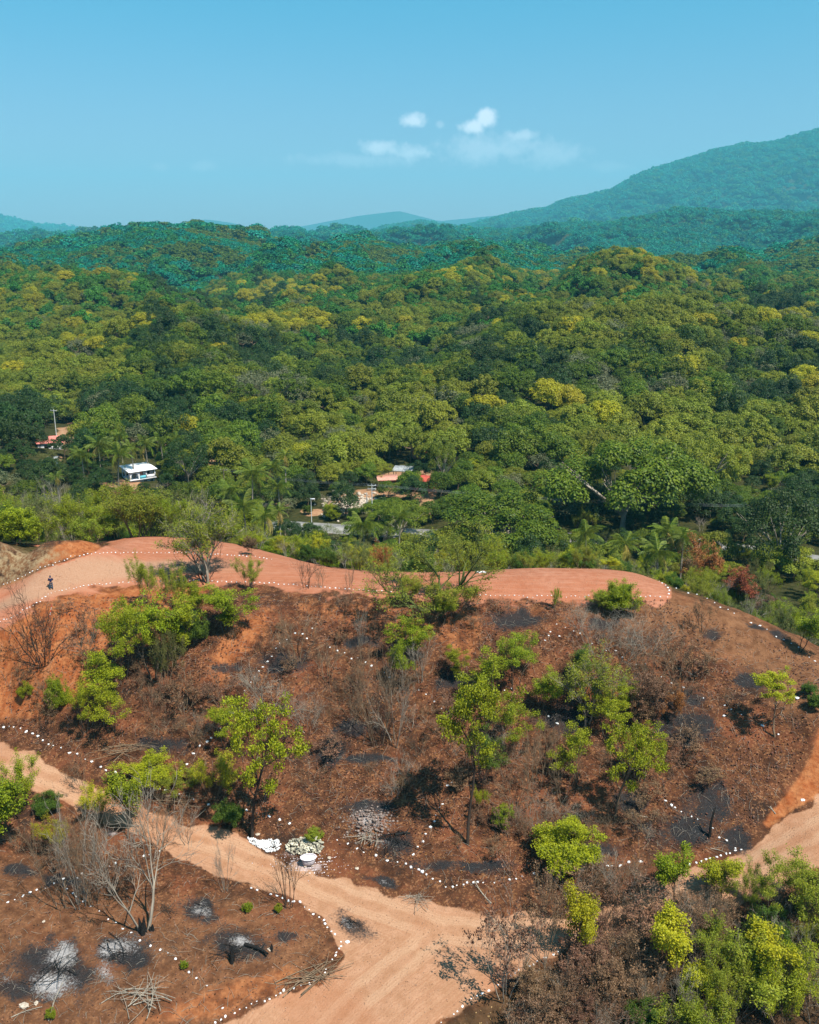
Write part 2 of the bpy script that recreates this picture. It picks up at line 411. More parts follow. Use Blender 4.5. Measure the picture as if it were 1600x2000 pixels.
# relief: rough slope, smoother road
rough = (1 - np.maximum(road_m, on_plat) * .85) * near
detail = fbm(XX * .35, YY * .35, 11, 5, .6) * .34 + np.abs(fbm(XX * 1.2, YY * .9, 21, 3, .6)) * -.16
fade = np.clip((YY - 38) / 6, 0, 1)
ZZ = ZZ + detail * rough * fade
# rain gullies on the long slope, running downhill
gul = 1 - np.abs(fbm(XX * .22 + fbm(XX * .1, YY * .1, 5, 2) * 2, YY * .045, 61, 3)) * 2.2
ZZ -= np.clip(gul - .55, 0, 1) * .75 * rough * np.clip((YY - 72) / 6, 0, 1) * (YY < 102)
# the road lies a little lower, with a graded berm on each side
ZZ += near * (rd < 40) * np.where(rin, 0, .10 * np.exp(-((rd - 8) / 6) ** 2)) * (YY < 100)
def GZ(x, y):
    """height of the finished terrain sheet"""
    v = min(max(int(np.searchsorted(ys, y)) - 1, 0), len(ys) - 2); f = (y - ys[v]) / (ys[v + 1] - ys[v])
    def row(k):
        return float(np.interp(x / (ys[k] + 70), us, ZZ[k]))
    return row(v) * (1 - f) + row(v + 1) * f
hit_flat = hit
def hit(px, py, tmin=45, tmax=1500):
    p = hit_flat(px, py, tmin, tmax)
    return Vector((p.x, p.y, GZ(p.x, p.y)))
n0, n1 = XX.shape
idx = np.arange(n0 * n1).reshape(n0, n1)
quads = np.stack([idx[:-1, :-1], idx[:-1, 1:], idx[1:, 1:], idx[1:, :-1]], -1).reshape(-1, 4)
verts = np.stack([XX, YY, ZZ], -1).reshape(-1, 3)

nz1 = fbm(XX * .6, YY * .6, 41, 4) ; nz2 = fbm(XX * 1.6, YY * 1.6, 47, 3)
burn = ell(PXX, PYY, BURN, nz=nz1 * .45 + nz2 * .25, spread=.6) * near
ash = ell(PXX, PYY, ASH, nz=nz1 * .5 + nz2 * .3, spread=.6) * near
lime = ell(PXX, PYY, LIME, nz=nz2 * .5, spread=.5) * near
orange = np.maximum.reduce([
    soft(PXX, PYY, [(-200,1260),(0,1225),(100,1166),(250,1146),(420,1146),(330,1190),(215,1240),(190,1300),(150,1370),(90,1400),(-200,1400)], 22),
    soft(PXX, PYY, [(1640,1390),(1604,1405),(1588,1470),(1545,1540),(1490,1605),(1500,1618),(1545,1585),(1640,1530)], 9),
    soft(PXX, PYY, [(560,1172),(740,1168),(900,1178),(1080,1178),(1090,1195),(950,1230),(930,1300),(800,1240),(560,1200)], 14) * .45,
    soft(PXX, PYY, [(440,1200),(540,1180),(520,1240),(470,1290),(430,1340),(390,1330)], 16) * .6,
    soft(PXX, PYY, [(220,2010),(330,1960),(470,1900),(560,1880),(600,1900),(540,1950),(410,1998)], 16) * .5,
    soft(PXX, PYY, [(-60,1240),(110,1062),(180,1052),(200,1074),(90,1103),(0,1146)], 8) * (YY < 124) * .9]) * near
shoulder = np.maximum.reduce([
    soft(PXX, PYY, [(1080,1172),(1312,1160),(1450,1190),(1650,1300),(1650,1400),(1540,1390),(1420,1280),(1300,1220),(1180,1215)], 20),
    soft(PXX, PYY, [(-100,2100),(-100,1660),(150,1700),(300,1760),(480,1745),(600,1800),(650,1850),(560,1920),(400,2010)], 20) * .55]) * near
straw = soft(PXX, PYY, [(-60,1190),(-60,1062),(60,1066),(125,1080),(60,1120),(0,1146)], 14) * near * (YY < 124)
# lateral ruts of the roads: distance from the middle line of the wheel tracks, in metres
MID = [(-300,1375),(0,1482),(120,1528),(260,1590),(420,1652),(560,1702),(700,1762),(860,1815),(1000,1830),(1180,1815),(1330,1760),(1450,1706),(1560,1640),(1700,1570)]
MID2 = [(860,1815),(800,1870),(700,1950),(600,2060)]
MIDP = [(-60,1215),(0,1185),(90,1140),(200,1116),(330,1104),(430,1105),(560,1120),(800,1140),(1000,1140),(1200,1142)]
def world_line(L): return [tuple(hit(*p)[:2]) for p in L]
tr = np.minimum(seg_dist(XX, YY, world_line(MID), False)[0], seg_dist(XX, YY, world_line(MID2), False)[0])
trp = seg_dist(XX, YY, world_line(MIDP), False)[0]
track = np.where(on_plat > .5, trp, tr)
green = np.clip((YY - 112) / 10, 0, 1) * (1 - on_plat) * np.clip((22 - ZZ) / 4, 0, 1)
green = np.where(near & (PXX > 1300), np.clip((YY - 104) / 6, 0, 1), green)
green = np.where(YY >= 150, 1, green)
low_right = soft(PXX, PYY, [(1100,1865),(1350,1815),(1620,1705),(1700,2200),(700,2200),(860,2003)], 14) * near
bare = ell(PXX, PYY, [(150,845,46,20,-10),(420,905,14,16,0),(690,985,60,22,-15),(832,975,22,34,10),(830,955,30,40,0),(765,962,34,13,0),(790,932,40,10,0),(480,905,20,10,0),(240,945,40,10,0),(100,898,22,9,0),(610,1000,30,8,0),(545,985,40,4,0)], nz=fbm(XX*.15,YY*.15,77,3)*.5, spread=.25) * (YY > 150) * (YY < 420)

def put_attr(me, name, a, b, c, d):
    at = me.color_attributes.new(name, 'FLOAT_COLOR', 'POINT')
    at.data.foreach_set('color', np.stack([a, b, c, d], -1).astype(np.float32).ravel())
g_me = fast_mesh('hillside_terrain', verts, quads, None, True)
put_attr(g_me, 'mask_a', road_m, on_plat, burn, ash)
put_attr(g_me, 'mask_b', orange, shoulder, straw, green)
put_attr(g_me, 'mask_c', lime, np.clip(track / 10, 0, 1), low_right, bare)

t = NT('soil')
P3 = t.pos()
A = t.attr('mask_a'); B_ = t.attr('mask_b'); C_ = t.attr('mask_c')
def sep(n):
    s = t.n('ShaderNodeSeparateColor', {0: n.outputs['Color']}); return s.outputs[0], s.outputs[1], s.outputs[2], n.outputs['Alpha']
mr, mp, mb, ma = sep(A); mo, ms, mst, mg = sep(B_); ml, mt, mlr, mba = sep(C_)
n_big = t.noise(P3, .12, 4); n_mid = t.noise(P3, .9, 5, .65); n_fin = t.noise(P3, 5.5, 5, .7); n_grit = t.noise(P3, 18, 3, .7)
vor = t.n('ShaderNodeTexVoronoi', {'Vector': P3, 'Scale': 7.0, 'Randomness': 1.0}); vcol = vor.outputs['Color']; vdst = vor.outputs['Distance']
vs = t.n('ShaderNodeSeparateColor', {0: vcol}).outputs
# slope: red-brown earth under dark litter with pale dry leaves
earth = t.mix(t.step(n_mid, .3, .7), (.075, .034, .019), (.20, .083, .040))
n_pat = t.noise(P3, .22, 5, .65)
earth = t.mix(t.math('MULTIPLY', t.step(n_pat, .5, .66), .8), earth, t.mix(n_mid, (.20, .065, .03), (.36, .13, .06)))
earth = t.mix(t.math('MULTIPLY', t.step(n_pat, .46, .32), .75), earth, (.035, .026, .022))
earth = t.mix(t.math('MULTIPLY', t.step(n_fin, .5, .72), .65), earth, (.036, .018, .011))
lit = t.math('MULTIPLY', t.step(vs[0], .72, .8), t.step(n_mid, .35, .6))
earth = t.mix(t.math('MULTIPLY', lit, .75), earth, t.mix(vs[1], (.30, .15, .06), (.46, .22, .11)))
# shoulder: drier tan soil
sh = t.mix(t.step(n_mid, .3, .7), (.19, .085, .04), (.36, .18, .09))
sh = t.mix(t.math('MULTIPLY', t.step(n_fin, .52, .7), .5), sh, (.09, .045, .022))
col = t.mix(t.math('MULTIPLY', ms, t.step(n_fin, .2, .55)), earth, sh)
# orange cut earth
og = t.mix(t.step(n_mid, .3, .72), (.40, .115, .035), (.60, .25, .10))
og = t.mix(t.math('MULTIPLY', t.step(n_fin, .5, .72), .5), og, (.24, .075, .03))
col = t.mix(t.step(t.math('ADD', mo, t.math('MULTIPLY', t.math('SUBTRACT', n_mid, .5), .8)), .25, .75), col, og)
stk = t.noise(t.n('ShaderNodeVectorMath', {0: P3, 1: (1.6, 1.6, .18)}, operation='MULTIPLY').outputs[0], 1.6, 5, .65)
col = t.mix(t.math('MULTIPLY', t.math('MULTIPLY', mo, t.step(stk, .48, .62)), .6), col, (.26, .07, .025))
# plateau: pink-red graded earth, paler on the beaten track
pt = t.mix(t.step(n_mid, .3, .7), (.50, .185, .10), (.62, .27, .16))
pt = t.mix(t.math('MULTIPLY', t.step(n_big, .42, .6), .5), pt, (.56, .20, .10))
pt = t.mix(t.math('MULTIPLY', t.step(n_fin, .5, .7), .55), pt, (.34, .13, .07))
gst = t.noise(t.n('ShaderNodeVectorMath', {0: P3, 1: (.16, 1.5, .5)}, operation='MULTIPLY').outputs[0], 1.3, 5, .6)
pt = t.mix(t.math('MULTIPLY', t.step(gst, .48, .62), .3), pt, (.70, .36, .24))
pt = t.mix(t.math('MULTIPLY', t.step(gst, .46, .36), .3), pt, (.50, .15, .06))
pt = t.mix(t.math('MULTIPLY', t.step(n_grit, .52, .7), .35), pt, (.62, .34, .23))
left = t.step(t.n('ShaderNodeSeparateXYZ', {0: P3}).outputs[0], -14, -36)
beaten = t.math('MULTIPLY', t.step(t.math('ADD', mt, t.math('MULTIPLY', n_mid, .16)), .42, .16), left)
pt = t.mix(t.math('MULTIPLY', beaten, .85), pt, t.mix(t.step(n_fin, .35, .65), (.50, .30, .19), (.60, .38, .25)))
col = t.mix(t.step(t.math('ADD', mp, t.math('MULTIPLY', t.math('SUBTRACT', n_fin, .5), .3)), .35, .65), col, pt)
# lower road: tan, two worn wheel tracks
rutn = t.noise(P3, .5, 3)
lat = t.math('ADD', t.math('MULTIPLY', mt, 10), t.math('MULTIPLY', t.math('SUBTRACT', rutn, .5), 1.2))
rut = t.math('SUBTRACT', 1, t.step(t.math('ABSOLUTE', t.math('SUBTRACT', lat, .9)), .15, .65))
fine_l = t.noise(t.n('ShaderNodeCombineXYZ', {0: t.math('ADD', t.math('MULTIPLY', mt, 45), t.math('MULTIPLY', n_mid, 3.0)), 1: n_big, 2: 0.0}).outputs[0], 1.6, 4)
rt = t.mix(t.step(n_mid, .3, .7), (.50, .255, .14), (.66, .365, .225))
rt = t.mix(t.math('MULTIPLY', t.step(fine_l, .42, .66), .3), rt, (.66, .42, .25))
rt = t.mix(t.math('MULTIPLY', rut, .5), rt, (.74, .48, .31))
midg = t.math('SUBTRACT', 1, t.step(t.math('ABSOLUTE', lat), .1, .5))
rt = t.mix(t.math('MULTIPLY', midg, .25), rt, (.42, .20, .10))
rt = t.mix(t.math('MULTIPLY', t.math('MULTIPLY', t.step(fine_l, .5, .4), t.step(n_mid, .35, .6)), .4), rt, (.44, .22, .11))
rt = t.mix(t.math('MULTIPLY', t.step(n_grit, .52, .7), .3), rt, (.70, .48, .32))
rt = t.mix(t.math('MULTIPLY', t.step(n_fin, .5, .72), .55), rt, (.38, .19, .095))
rt = t.mix(t.math('MULTIPLY', t.step(n_big, .5, .66), .45), rt, (.52, .22, .11))
col = t.mix(t.step(t.math('ADD', mr, t.math('MULTIPLY', t.math('SUBTRACT', n_fin, .5), .5)), .35, .65), col, rt)
# straw bank, valley floor and forest floor
stw = t.mix(t.step(stk, .4, .6), t.mix(n_fin, (.16, .09, .045), (.34, .17, .08)), (.44, .33, .19))
col = t.mix(t.math('MULTIPLY', mst, t.step(n_mid, .3, .55)), col, stw)
gr = t.mix(t.step(n_mid, .3, .7), (.035, .045, .012), (.09, .085, .03))
col = t.mix(mg, col, gr)
lrc = t.mix(t.step(n_mid, .3, .7), (.06, .035, .018), (.16, .09, .045))
col = t.mix(mlr, col, lrc)
br = t.mix(t.step(n_mid, .3, .7), (.42, .22, .12), (.62, .38, .22))
col = t.mix(t.step(t.math('ADD', mba, t.math('MULTIPLY', t.math('SUBTRACT', t.noise(P3, .35, 4), .5), .8)), .35, .6), col, br)
# burnt ground, ash, lime
bf = t.step(t.math('ADD', mb, t.math('ADD', t.math('MULTIPLY', t.math('SUBTRACT', n_fin, .5), 1.1), t.math('MULTIPLY', t.math('SUBTRACT', n_mid, .5), .8))), .12, .6)
col = t.mix(t.math('MULTIPLY', bf, t.math('MULTIPLY_ADD', t.step(n_mid, .3, .6), .2, .76)), col, t.mix(t.step(n_grit, .4, .6), (.010, .013, .016), (.050, .056, .062)))
af = t.step(t.math('ADD', ma, t.math('ADD', t.math('MULTIPLY', t.math('SUBTRACT', n_fin, .5), 2.0), t.math('MULTIPLY', t.math('SUBTRACT', n_grit, .5), 1.4))), .25, .8)
col = t.mix(t.math('MULTIPLY', af, t.math('MULTIPLY_ADD', ma, .5, .45), clamp=True), col, t.mix(vs[1], (.40, .40, .41), (.66, .64, .63)))
lf = t.step(t.math('ADD', ml, t.math('MULTIPLY', t.math('SUBTRACT', n_fin, .5), .9)), .35, .8)
col = t.mix(t.math('MULTIPLY', lf, .75), col, (.66, .55, .54))
hgt = t.math('ADD', t.math('MULTIPLY', n_fin, .6), t.math('MULTIPLY', n_grit, .25))
col = t.mix(1.0, col, (.62, .585, .56), 'MULTIPLY')
t.bsdf(col, .95, .05, t.bump(hgt, .7, .22))
g_me.materials.append(t.m)
ground = link('ground', g_me)
tag(ground, 'red and brown hillside ground with graded dirt roads and burnt patches, running on into forested hills', None, None, 'structure')
# ------------------------------------------------------------------ haze
def make_haze(density, color):
    x, y0, y1, z0, z1 = 33000, -400, 17500, -60, 1500
    v = [(-x, y0, z0), (x, y0, z0), (x, y1, z0), (-x, y1, z0), (-x, y0, z1), (x, y0, z1), (x, y1, z1), (-x, y1, z1)]
    f = [(0, 3, 2, 1), (4, 5, 6, 7), (0, 1, 5, 4), (1, 2, 6, 5), (2, 3, 7, 6), (3, 0, 4, 7)]
    me = fast_mesh('haze', v, np.array(f))
    m = bpy.data.materials.new('haze'); m.use_nodes = True; nt = m.node_tree; nt.nodes.clear()
    o = nt.nodes.new('ShaderNodeOutputMaterial'); p = nt.nodes.new('ShaderNodeVolumePrincipled')
    p.inputs['Color'].default_value = (*color, 1); p.inputs['Density'].default_value = density
    p.inputs['Anisotropy'].default_value = 0.0
    nt.links.new(p.outputs[0], o.inputs['Volume'])
    me.materials.append(m)
    h = link('haze', me); tag(h, 'pale blue haze hanging over the hills', None, None, 'stuff')
    return h
make_haze(.8e-4, (.20, .80, 1.0))
# ------------------------------------------------------------------ plant builders (unit height)
def tubes_mesh(name, paths, mat, sides=3):
    """paths: list of (list of points, list of radii)"""
    V, F = [], []
    base = 0
    for pts, rad in paths:
        n = len(pts)
        pts = np.asarray(pts, float)
        tan = np.gradient(pts, axis=0); tan /= np.linalg.norm(tan, axis=1)[:, None] + 1e-9
        ref = np.where(np.abs(tan[:, 2:3]) > .9, np.array([[1., 0, 0]]), np.array([[0, 0, 1.]]))
        a = np.cross(tan, ref); a /= np.linalg.norm(a, axis=1)[:, None] + 1e-9
        b = np.cross(tan, a)
        k = sides if rad[0] < .02 else sides + 2
        ang = np.arange(k) * 2 * math.pi / k
        ring = (np.cos(ang)[None, :, None] * a[:, None, :] + np.sin(ang)[None, :, None] * b[:, None, :]) * np.asarray(rad)[:, None, None] + pts[:, None, :]
        V.append(ring.reshape(-1, 3))
        i = np.arange(n - 1)[:, None] * k + np.arange(k)[None, :]
        j = np.arange(n - 1)[:, None] * k + (np.arange(k) + 1)[None, :] % k
        F.append((np.stack([i, j, j + k, i + k], -1).reshape(-1, 4) + base))
        base += n * k
    return fast_mesh(name, np.concatenate(V), np.concatenate(F), mat, True)
def branch_skeleton(seed, stems=1, stem_len=.5, levels=3, kids=(4, 4, 3), ratio=.6, lean=.25, up=.25, wiggle=.12, r0=.02, spread=.9, fork_at=.4, shrink=.55):
    rng = random.Random(seed); paths, tips = [], []
    def grow(p, d, L, r, lev):
        n = 4 if lev > 1 else 5
        pts = [p.copy()]; q = p.copy(); dd = d.copy()
        for i in range(n):
            dd = (dd + Vector((rng.gauss(0, wiggle), rng.gauss(0, wiggle), rng.gauss(0, wiggle) + up * .18))).normalized()
            q = q + dd * (L / n); pts.append(q.copy())
        rad = [r * (1 - .72 * i / n) for i in range(n + 1)]
        paths.append(([tuple(v) for v in pts], rad))
        if lev >= levels:
            tips.append((pts[-1], dd)); tips.append((pts[-2], dd)); return
        for k in range(kids[min(lev, len(kids) - 1)]):
            f = fork_at + (1 - fork_at) * (k + rng.random()) / kids[min(lev, len(kids) - 1)] if lev else fork_at + (1 - fork_at) * rng.random()
            i = min(n - 1, int(f * n)); s = pts[i].lerp(pts[i + 1], f * n - i)
            az = rng.random() * 6.283; ax = dd.orthogonal().normalized()
            ax.rotate(Matrix.Rotation(az, 3, dd)); nd = (dd + ax * spread * rng.uniform(.6, 1.25)).normalized()
            if nd.z < -.1: nd.z *= -.5
            grow(s, nd, L * ratio * rng.uniform(.75, 1.2), max(r * shrink * (1 - .4 * f), .0022), lev + 1)
    for s in range(stems):
        az = s * 2.4 + rng.random(); l = lean * (rng.uniform(.4, 1.3) if stems > 1 else .3)
        grow(Vector((math.cos(az) * .012 * stems, math.sin(az) * .012 * stems, -.03)), Vector((math.cos(az) * l, math.sin(az) * l, 1)).normalized(), stem_len * rng.uniform(.8, 1.15), r0 * rng.uniform(.7, 1.1), 0)
    zt = max(max(p[2] for p in pa[0]) for pa in paths)
    s = 1 / zt
    paths = [([(x * s, y * s, z * s) for x, y, z in a], [w for w in r]) for a, r in paths]
    tips = [(p * s, d) for p, d in tips]
    return paths, tips
def quad_leaves(name, C, size, mat, rng, flat=.55, aspect=.6, out=None):
    """C (N,3) centres; folded diamond leaves, mostly facing up"""
    n = len(C)
    nrm = rng.normal(0, 1, (n, 3)); nrm[:, 2] = np.abs(nrm[:, 2]) + flat * 2
    if out is not None: nrm = nrm * .7 + out * 1.6
    nrm /= np.linalg.norm(nrm, axis=1)[:, None]
    r = rng.normal(0, 1, (n, 3)); a = np.cross(nrm, r); a /= np.linalg.norm(a, axis=1)[:, None] + 1e-9
    b = np.cross(nrm, a)
    s = (size * rng.uniform(.6, 1.35, n))[:, None]
    V = np.stack([C - a * s, C - b * s * aspect + nrm * s * .12, C + a * s, C + b * s * aspect - nrm * s * .12], 1).reshape(-1, 3)
    F = np.arange(n * 4).reshape(-1, 4)
    return fast_mesh(name, V, F, mat)
def tip_leaves(name, tips, per, rad, size, mat, seed, squash=.55, keep=1.0, **k):
    rng = np.random.default_rng(seed)
    T = np.array([tuple(p) for p, d in tips])
    if keep < 1: T = T[rng.random(len(T)) < keep]
    C = np.repeat(T, per, 0); o = rng.normal(0, 1, C.shape); o /= np.linalg.norm(o, axis=1)[:, None]
    o *= (rng.random(len(C)) ** .5)[:, None] * rad; o[:, 2] *= squash
    return quad_leaves(name, C + o, size, mat, rng, **k)
def blob_crown(name, seed, clumps, per, size, mat, flat=.6, base=.35, rc=(.22, .4), spread=1.0):
    """a crown about one unit wide in radius, of separate leafy clumps over a dome; base at z=0"""
    rng = np.random.default_rng(seed)
    g = (np.arange(clumps) + .5) / clumps
    ph = np.arange(clumps) * 2.39996 + rng.uniform(0, 6) + rng.normal(0, .4, clumps)
    zz = 1 - g * (1 + .25); rr = np.sqrt(np.clip(1 - np.clip(zz, -1, 1) ** 2, 0, 1))
    lob = 1 + .22 * np.sin(ph * 2 + rng.uniform(0, 6)) + .15 * np.sin(ph * 3 + rng.uniform(0, 6))
    cc = np.stack([rr * np.cos(ph) * .72 * lob * spread, rr * np.sin(ph) * .72 * lob * spread, base + flat * zz * rng.uniform(.75, 1.15, clumps)], -1)
    cc += rng.normal(0, .06, cc.shape)
    cr = rng.uniform(rc[0], rc[1], clumps)
    k = np.repeat(np.arange(clumps), per)
    d = rng.normal(0, 1, (len(k), 3)); d /= np.linalg.norm(d, axis=1)[:, None]
    d[:, 2] = np.where(d[:, 2] < -.35, -d[:, 2], d[:, 2])
    C = cc[k] + d * (cr[k] * rng.uniform(.72, 1.05, len(k)))[:, None] * np.array([1, 1, .72])
    return quad_leaves(name, C, size, mat, rng, out=d, aspect=.75)
def simple_trunk(name, seed, h, r, mat, limbs=5, reach=.6, top=.5):
    rng = random.Random(seed); paths = []
    bend = Vector((rng.uniform(-.1, .1), rng.uniform(-.1, .1), 0))
    pts = [Vector((0, 0, -.12)), Vector((0, 0, h * .35)) + bend * .3, Vector((0, 0, h * .7)) + bend, Vector((0, 0, h)) + bend * 1.4]
    paths.append(([tuple(p) for p in pts], [r * 1.3, r, r * .8, r * .6]))
    for i in range(limbs):
        a = i * 6.283 / limbs + rng.random(); s = pts[2].lerp(pts[3], rng.random())
        e = s + Vector((math.cos(a) * reach, math.sin(a) * reach, top * rng.uniform(.4, .9)))
        m = s.lerp(e, .5) + Vector((0, 0, -.04))
        paths.append(([tuple(s), tuple(m), tuple(e)], [r * .55, r * .4, r * .15]))
    return tubes_mesh(name, paths, mat, 4)

# plant materials
M = {}
M['bark'] = simple_mat('bark', (.11, .085, .06), .9, .35, 6)
M['bark_grey'] = simple_mat('grey_bark', (.26, .22, .17), .9, .3, 6)
M['bark_tan'] = simple_mat('tan_bark', (.19, .13, .08), .9, .3, 6)
M['bark_dark'] = simple_mat('dark_bark', (.05, .035, .025), .9, .3, 6)
M['bark_moss'] = simple_mat('mossy_bark', (.10, .115, .03), .9, .45, 5)
M['charred'] = simple_mat('charred_wood', (.012, .011, .010), .8, .4, 8)
M['leaf_bright'] = leaf_mat('bright_leaf', (.125, .165, .004), (.35, .38, .008))
M['leaf_green'] = leaf_mat('green_leaf', (.045, .095, .008), (.12, .18, .012))
M['leaf_yellow'] = leaf_mat('yellow_green_leaf', (.24, .25, .006), (.46, .42, .012))
M['leaf_lime'] = leaf_mat('lime_leaf', (.15, .19, .012), (.30, .31, .022))
M['leaf_olive'] = leaf_mat('olive_leaf', (.10, .115, .022), (.20, .20, .05))
M['leaf_rust'] = leaf_mat('rust_leaf', (.20, .06, .02), (.36, .12, .035), .25)
M['leaf_brown'] = leaf_mat('dry_brown_leaf', (.10, .05, .025), (.25, .14, .075), .2)
M['leaf_pink'] = leaf_mat('dry_pinkish_leaf', (.28, .13, .07), (.42, .2, .12), .25)
M['crown_green'] = leaf_mat('forest_green_leaf', (.045, .085, .004), (.150, .190, .007), .3, .03, .5)
M['crown_dark'] = leaf_mat('forest_dark_leaf', (.016, .038, .006), (.045, .080, .009), .25, .03, .4)
M['crown_olive'] = leaf_mat('forest_olive_leaf', (.105, .130, .008), (.25, .265, .016), .3, .03, .45)
M['crown_yellow'] = leaf_mat('forest_yellow_leaf', (.25, .235, .008), (.42, .365, .012), .3, .02, .4)
M['crown_grey'] = leaf_mat('forest_grey_leaf', (.10, .11, .045), (.19, .19, .09), .3, .02, .4)
M['crown_far'] = leaf_mat('haze_tinted_leaf', (.004, .11, .06), (.010, .22, .11), .2, .05, .6)  # blue-green of the distant haze is mixed into this leaf colour
M['crown_emerald'] = leaf_mat('emerald_forest_leaf', (.022, .085, .008), (.075, .20, .012), .25, .04, .5)
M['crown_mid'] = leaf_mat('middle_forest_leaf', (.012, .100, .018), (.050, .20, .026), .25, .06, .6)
M['frond'] = leaf_mat('palm_frond_leaf', (.07, .115, .010), (.20, .23, .02), .3)
M['frond_old'] = leaf_mat('old_palm_frond_leaf', (.20, .16, .03), (.34, .26, .05), .3)

# near plants: each kind is a pair (branches mesh, leaves mesh or None)
PL = {}
def addplant(key, sk, bark, leaves=None, sides=3):
    paths, tips = sk
    PL.setdefault(key, []).append((tubes_mesh(key + '_branches', paths, bark, sides), leaves(tips) if leaves else None))
for s in range(4):   # leafless many-stemmed shrubs
    addplant('bare', branch_skeleton(100 + s, stems=5 + s, stem_len=.55, levels=3, kids=(4, 4, 3), lean=.55, up=.35, r0=.010, spread=.55, ratio=.58, fork_at=.3), M['bark_grey'])
for s in range(3):   # leafless, tangled, wide
    addplant('tangle', branch_skeleton(130 + s, stems=6, stem_len=.45, levels=3, kids=(5, 4, 3), lean=1.0, up=.05, r0=.010, spread=.95, ratio=.62, fork_at=.25, wiggle=.2), M['bark_grey'])
for s in range(2):   # wide leafless tree
    addplant('bare_tree', branch_skeleton(150 + s, stems=2, stem_len=.5, levels=4, kids=(5, 4, 4, 3), lean=.6, up=.2, r0=.020, spread=.85, ratio=.66, fork_at=.4), M['bark_grey'])
for s in range(3):   # dry shrub that keeps its brown leaves
    addplant('dry', branch_skeleton(170 + s, stems=5, stem_len=.5, levels=3, kids=(4, 4, 3), lean=.5, up=.35, r0=.011, spread=.6, ratio=.6), M['bark_tan'],
             lambda tp, s=s: tip_leaves('dry_leaves', tp, 3, .05, .014, M['leaf_brown'], 20 + s))
for s in range(3):   # rusty, dense with leaves
    addplant('rust', branch_skeleton(190 + s, stems=4, stem_len=.5, levels=3, kids=(5, 4, 3), lean=.5, up=.3, r0=.014, spread=.8, ratio=.62), M['bark_dark'],
             lambda tp, s=s: tip_leaves('rust_leaves', tp, 18, .08, .015, M['leaf_rust'], 30 + s))
for s in range(4):   # bright leafy trees with clumps in layers
    addplant('leafy', branch_skeleton(210 + s, stems=2 + s % 2, stem_len=.55, levels=2, kids=(6, 5, 3), lean=.4, up=.3, r0=.018, spread=1.0, ratio=.55, fork_at=.45), M['bark'],
             lambda tp, s=s: tip_leaves('leafy_crown', tp, 110, .11, .0120, M['leaf_bright'], 40 + s, squash=.5, keep=.66))
for s in range(2):   # a taller tree with flat leaf layers
    addplant('layered', branch_skeleton(230 + s, stems=1, stem_len=.72, levels=3, kids=(7, 4, 3), lean=.2, up=.12, r0=.024, spread=1.25, ratio=.55, fork_at=.4), M['bark'],
             lambda tp, s=s: tip_leaves('layered_crown', tp, 60, .082, .012, M['leaf_bright'], 50 + s, squash=.42, keep=.9))
for s in range(3):   # feathery shrubs: fine pale leaves all along the twigs
    addplant('feathery', branch_skeleton(250 + s, stems=6, stem_len=.6, levels=3, kids=(4, 4, 3), lean=.45, up=.5, r0=.009, spread=.5, ratio=.55, fork_at=.25), M['bark_tan'],
             lambda tp, s=s: tip_leaves('feathery_leaves', tp, 22, .06, .0095, M['leaf_lime'], 60 + s, squash=1.0, flat=.2))
for s in range(2):   # dense low bush
    addplant('bush', branch_skeleton(270 + s, stems=6, stem_len=.5, levels=2, kids=(6, 5), lean=.8, up=.2, r0=.010, spread=1.0, ratio=.6, fork_at=.25), M['bark_tan'],
             lambda tp, s=s: tip_leaves('bush_leaves', tp, 80, .13, .018, M['leaf_green'], 70 + s, squash=.7))
for s in range(2):   # rounded dense small tree
    addplant('round', branch_skeleton(290 + s, stems=1, stem_len=.6, levels=2, kids=(8, 6), lean=.2, up=.3, r0=.022, spread=.9, ratio=.55, fork_at=.3), M['bark'],
             lambda tp, s=s: tip_leaves('round_crown', tp, 80, .12, .016, M['leaf_yellow'], 80 + s, squash=.8))
# the half-bare spreading tree on the ridge, and the grey-green feathery one
addplant('spreading', branch_skeleton(311, stems=3, stem_len=.55, levels=4, kids=(5, 4, 4, 3), lean=.75, up=.2, r0=.026, spread=.7, ratio=.64, fork_at=.45, shrink=.6), M['bark_moss'],
         lambda tp: tip_leaves('spreading_leaves', tp, 5, .04, .008, M['leaf_lime'], 91, squash=.8))
addplant('haze_tree', branch_skeleton(315, stems=3, stem_len=.6, levels=4, kids=(5, 4, 4, 3), lean=.35, up=.45, r0=.016, spread=.55, ratio=.6, fork_at=.35), M['bark_grey'],
         lambda tp: tip_leaves('thin_leaves', tp, 9, .045, .007, M['leaf_lime'], 92, squash=1))

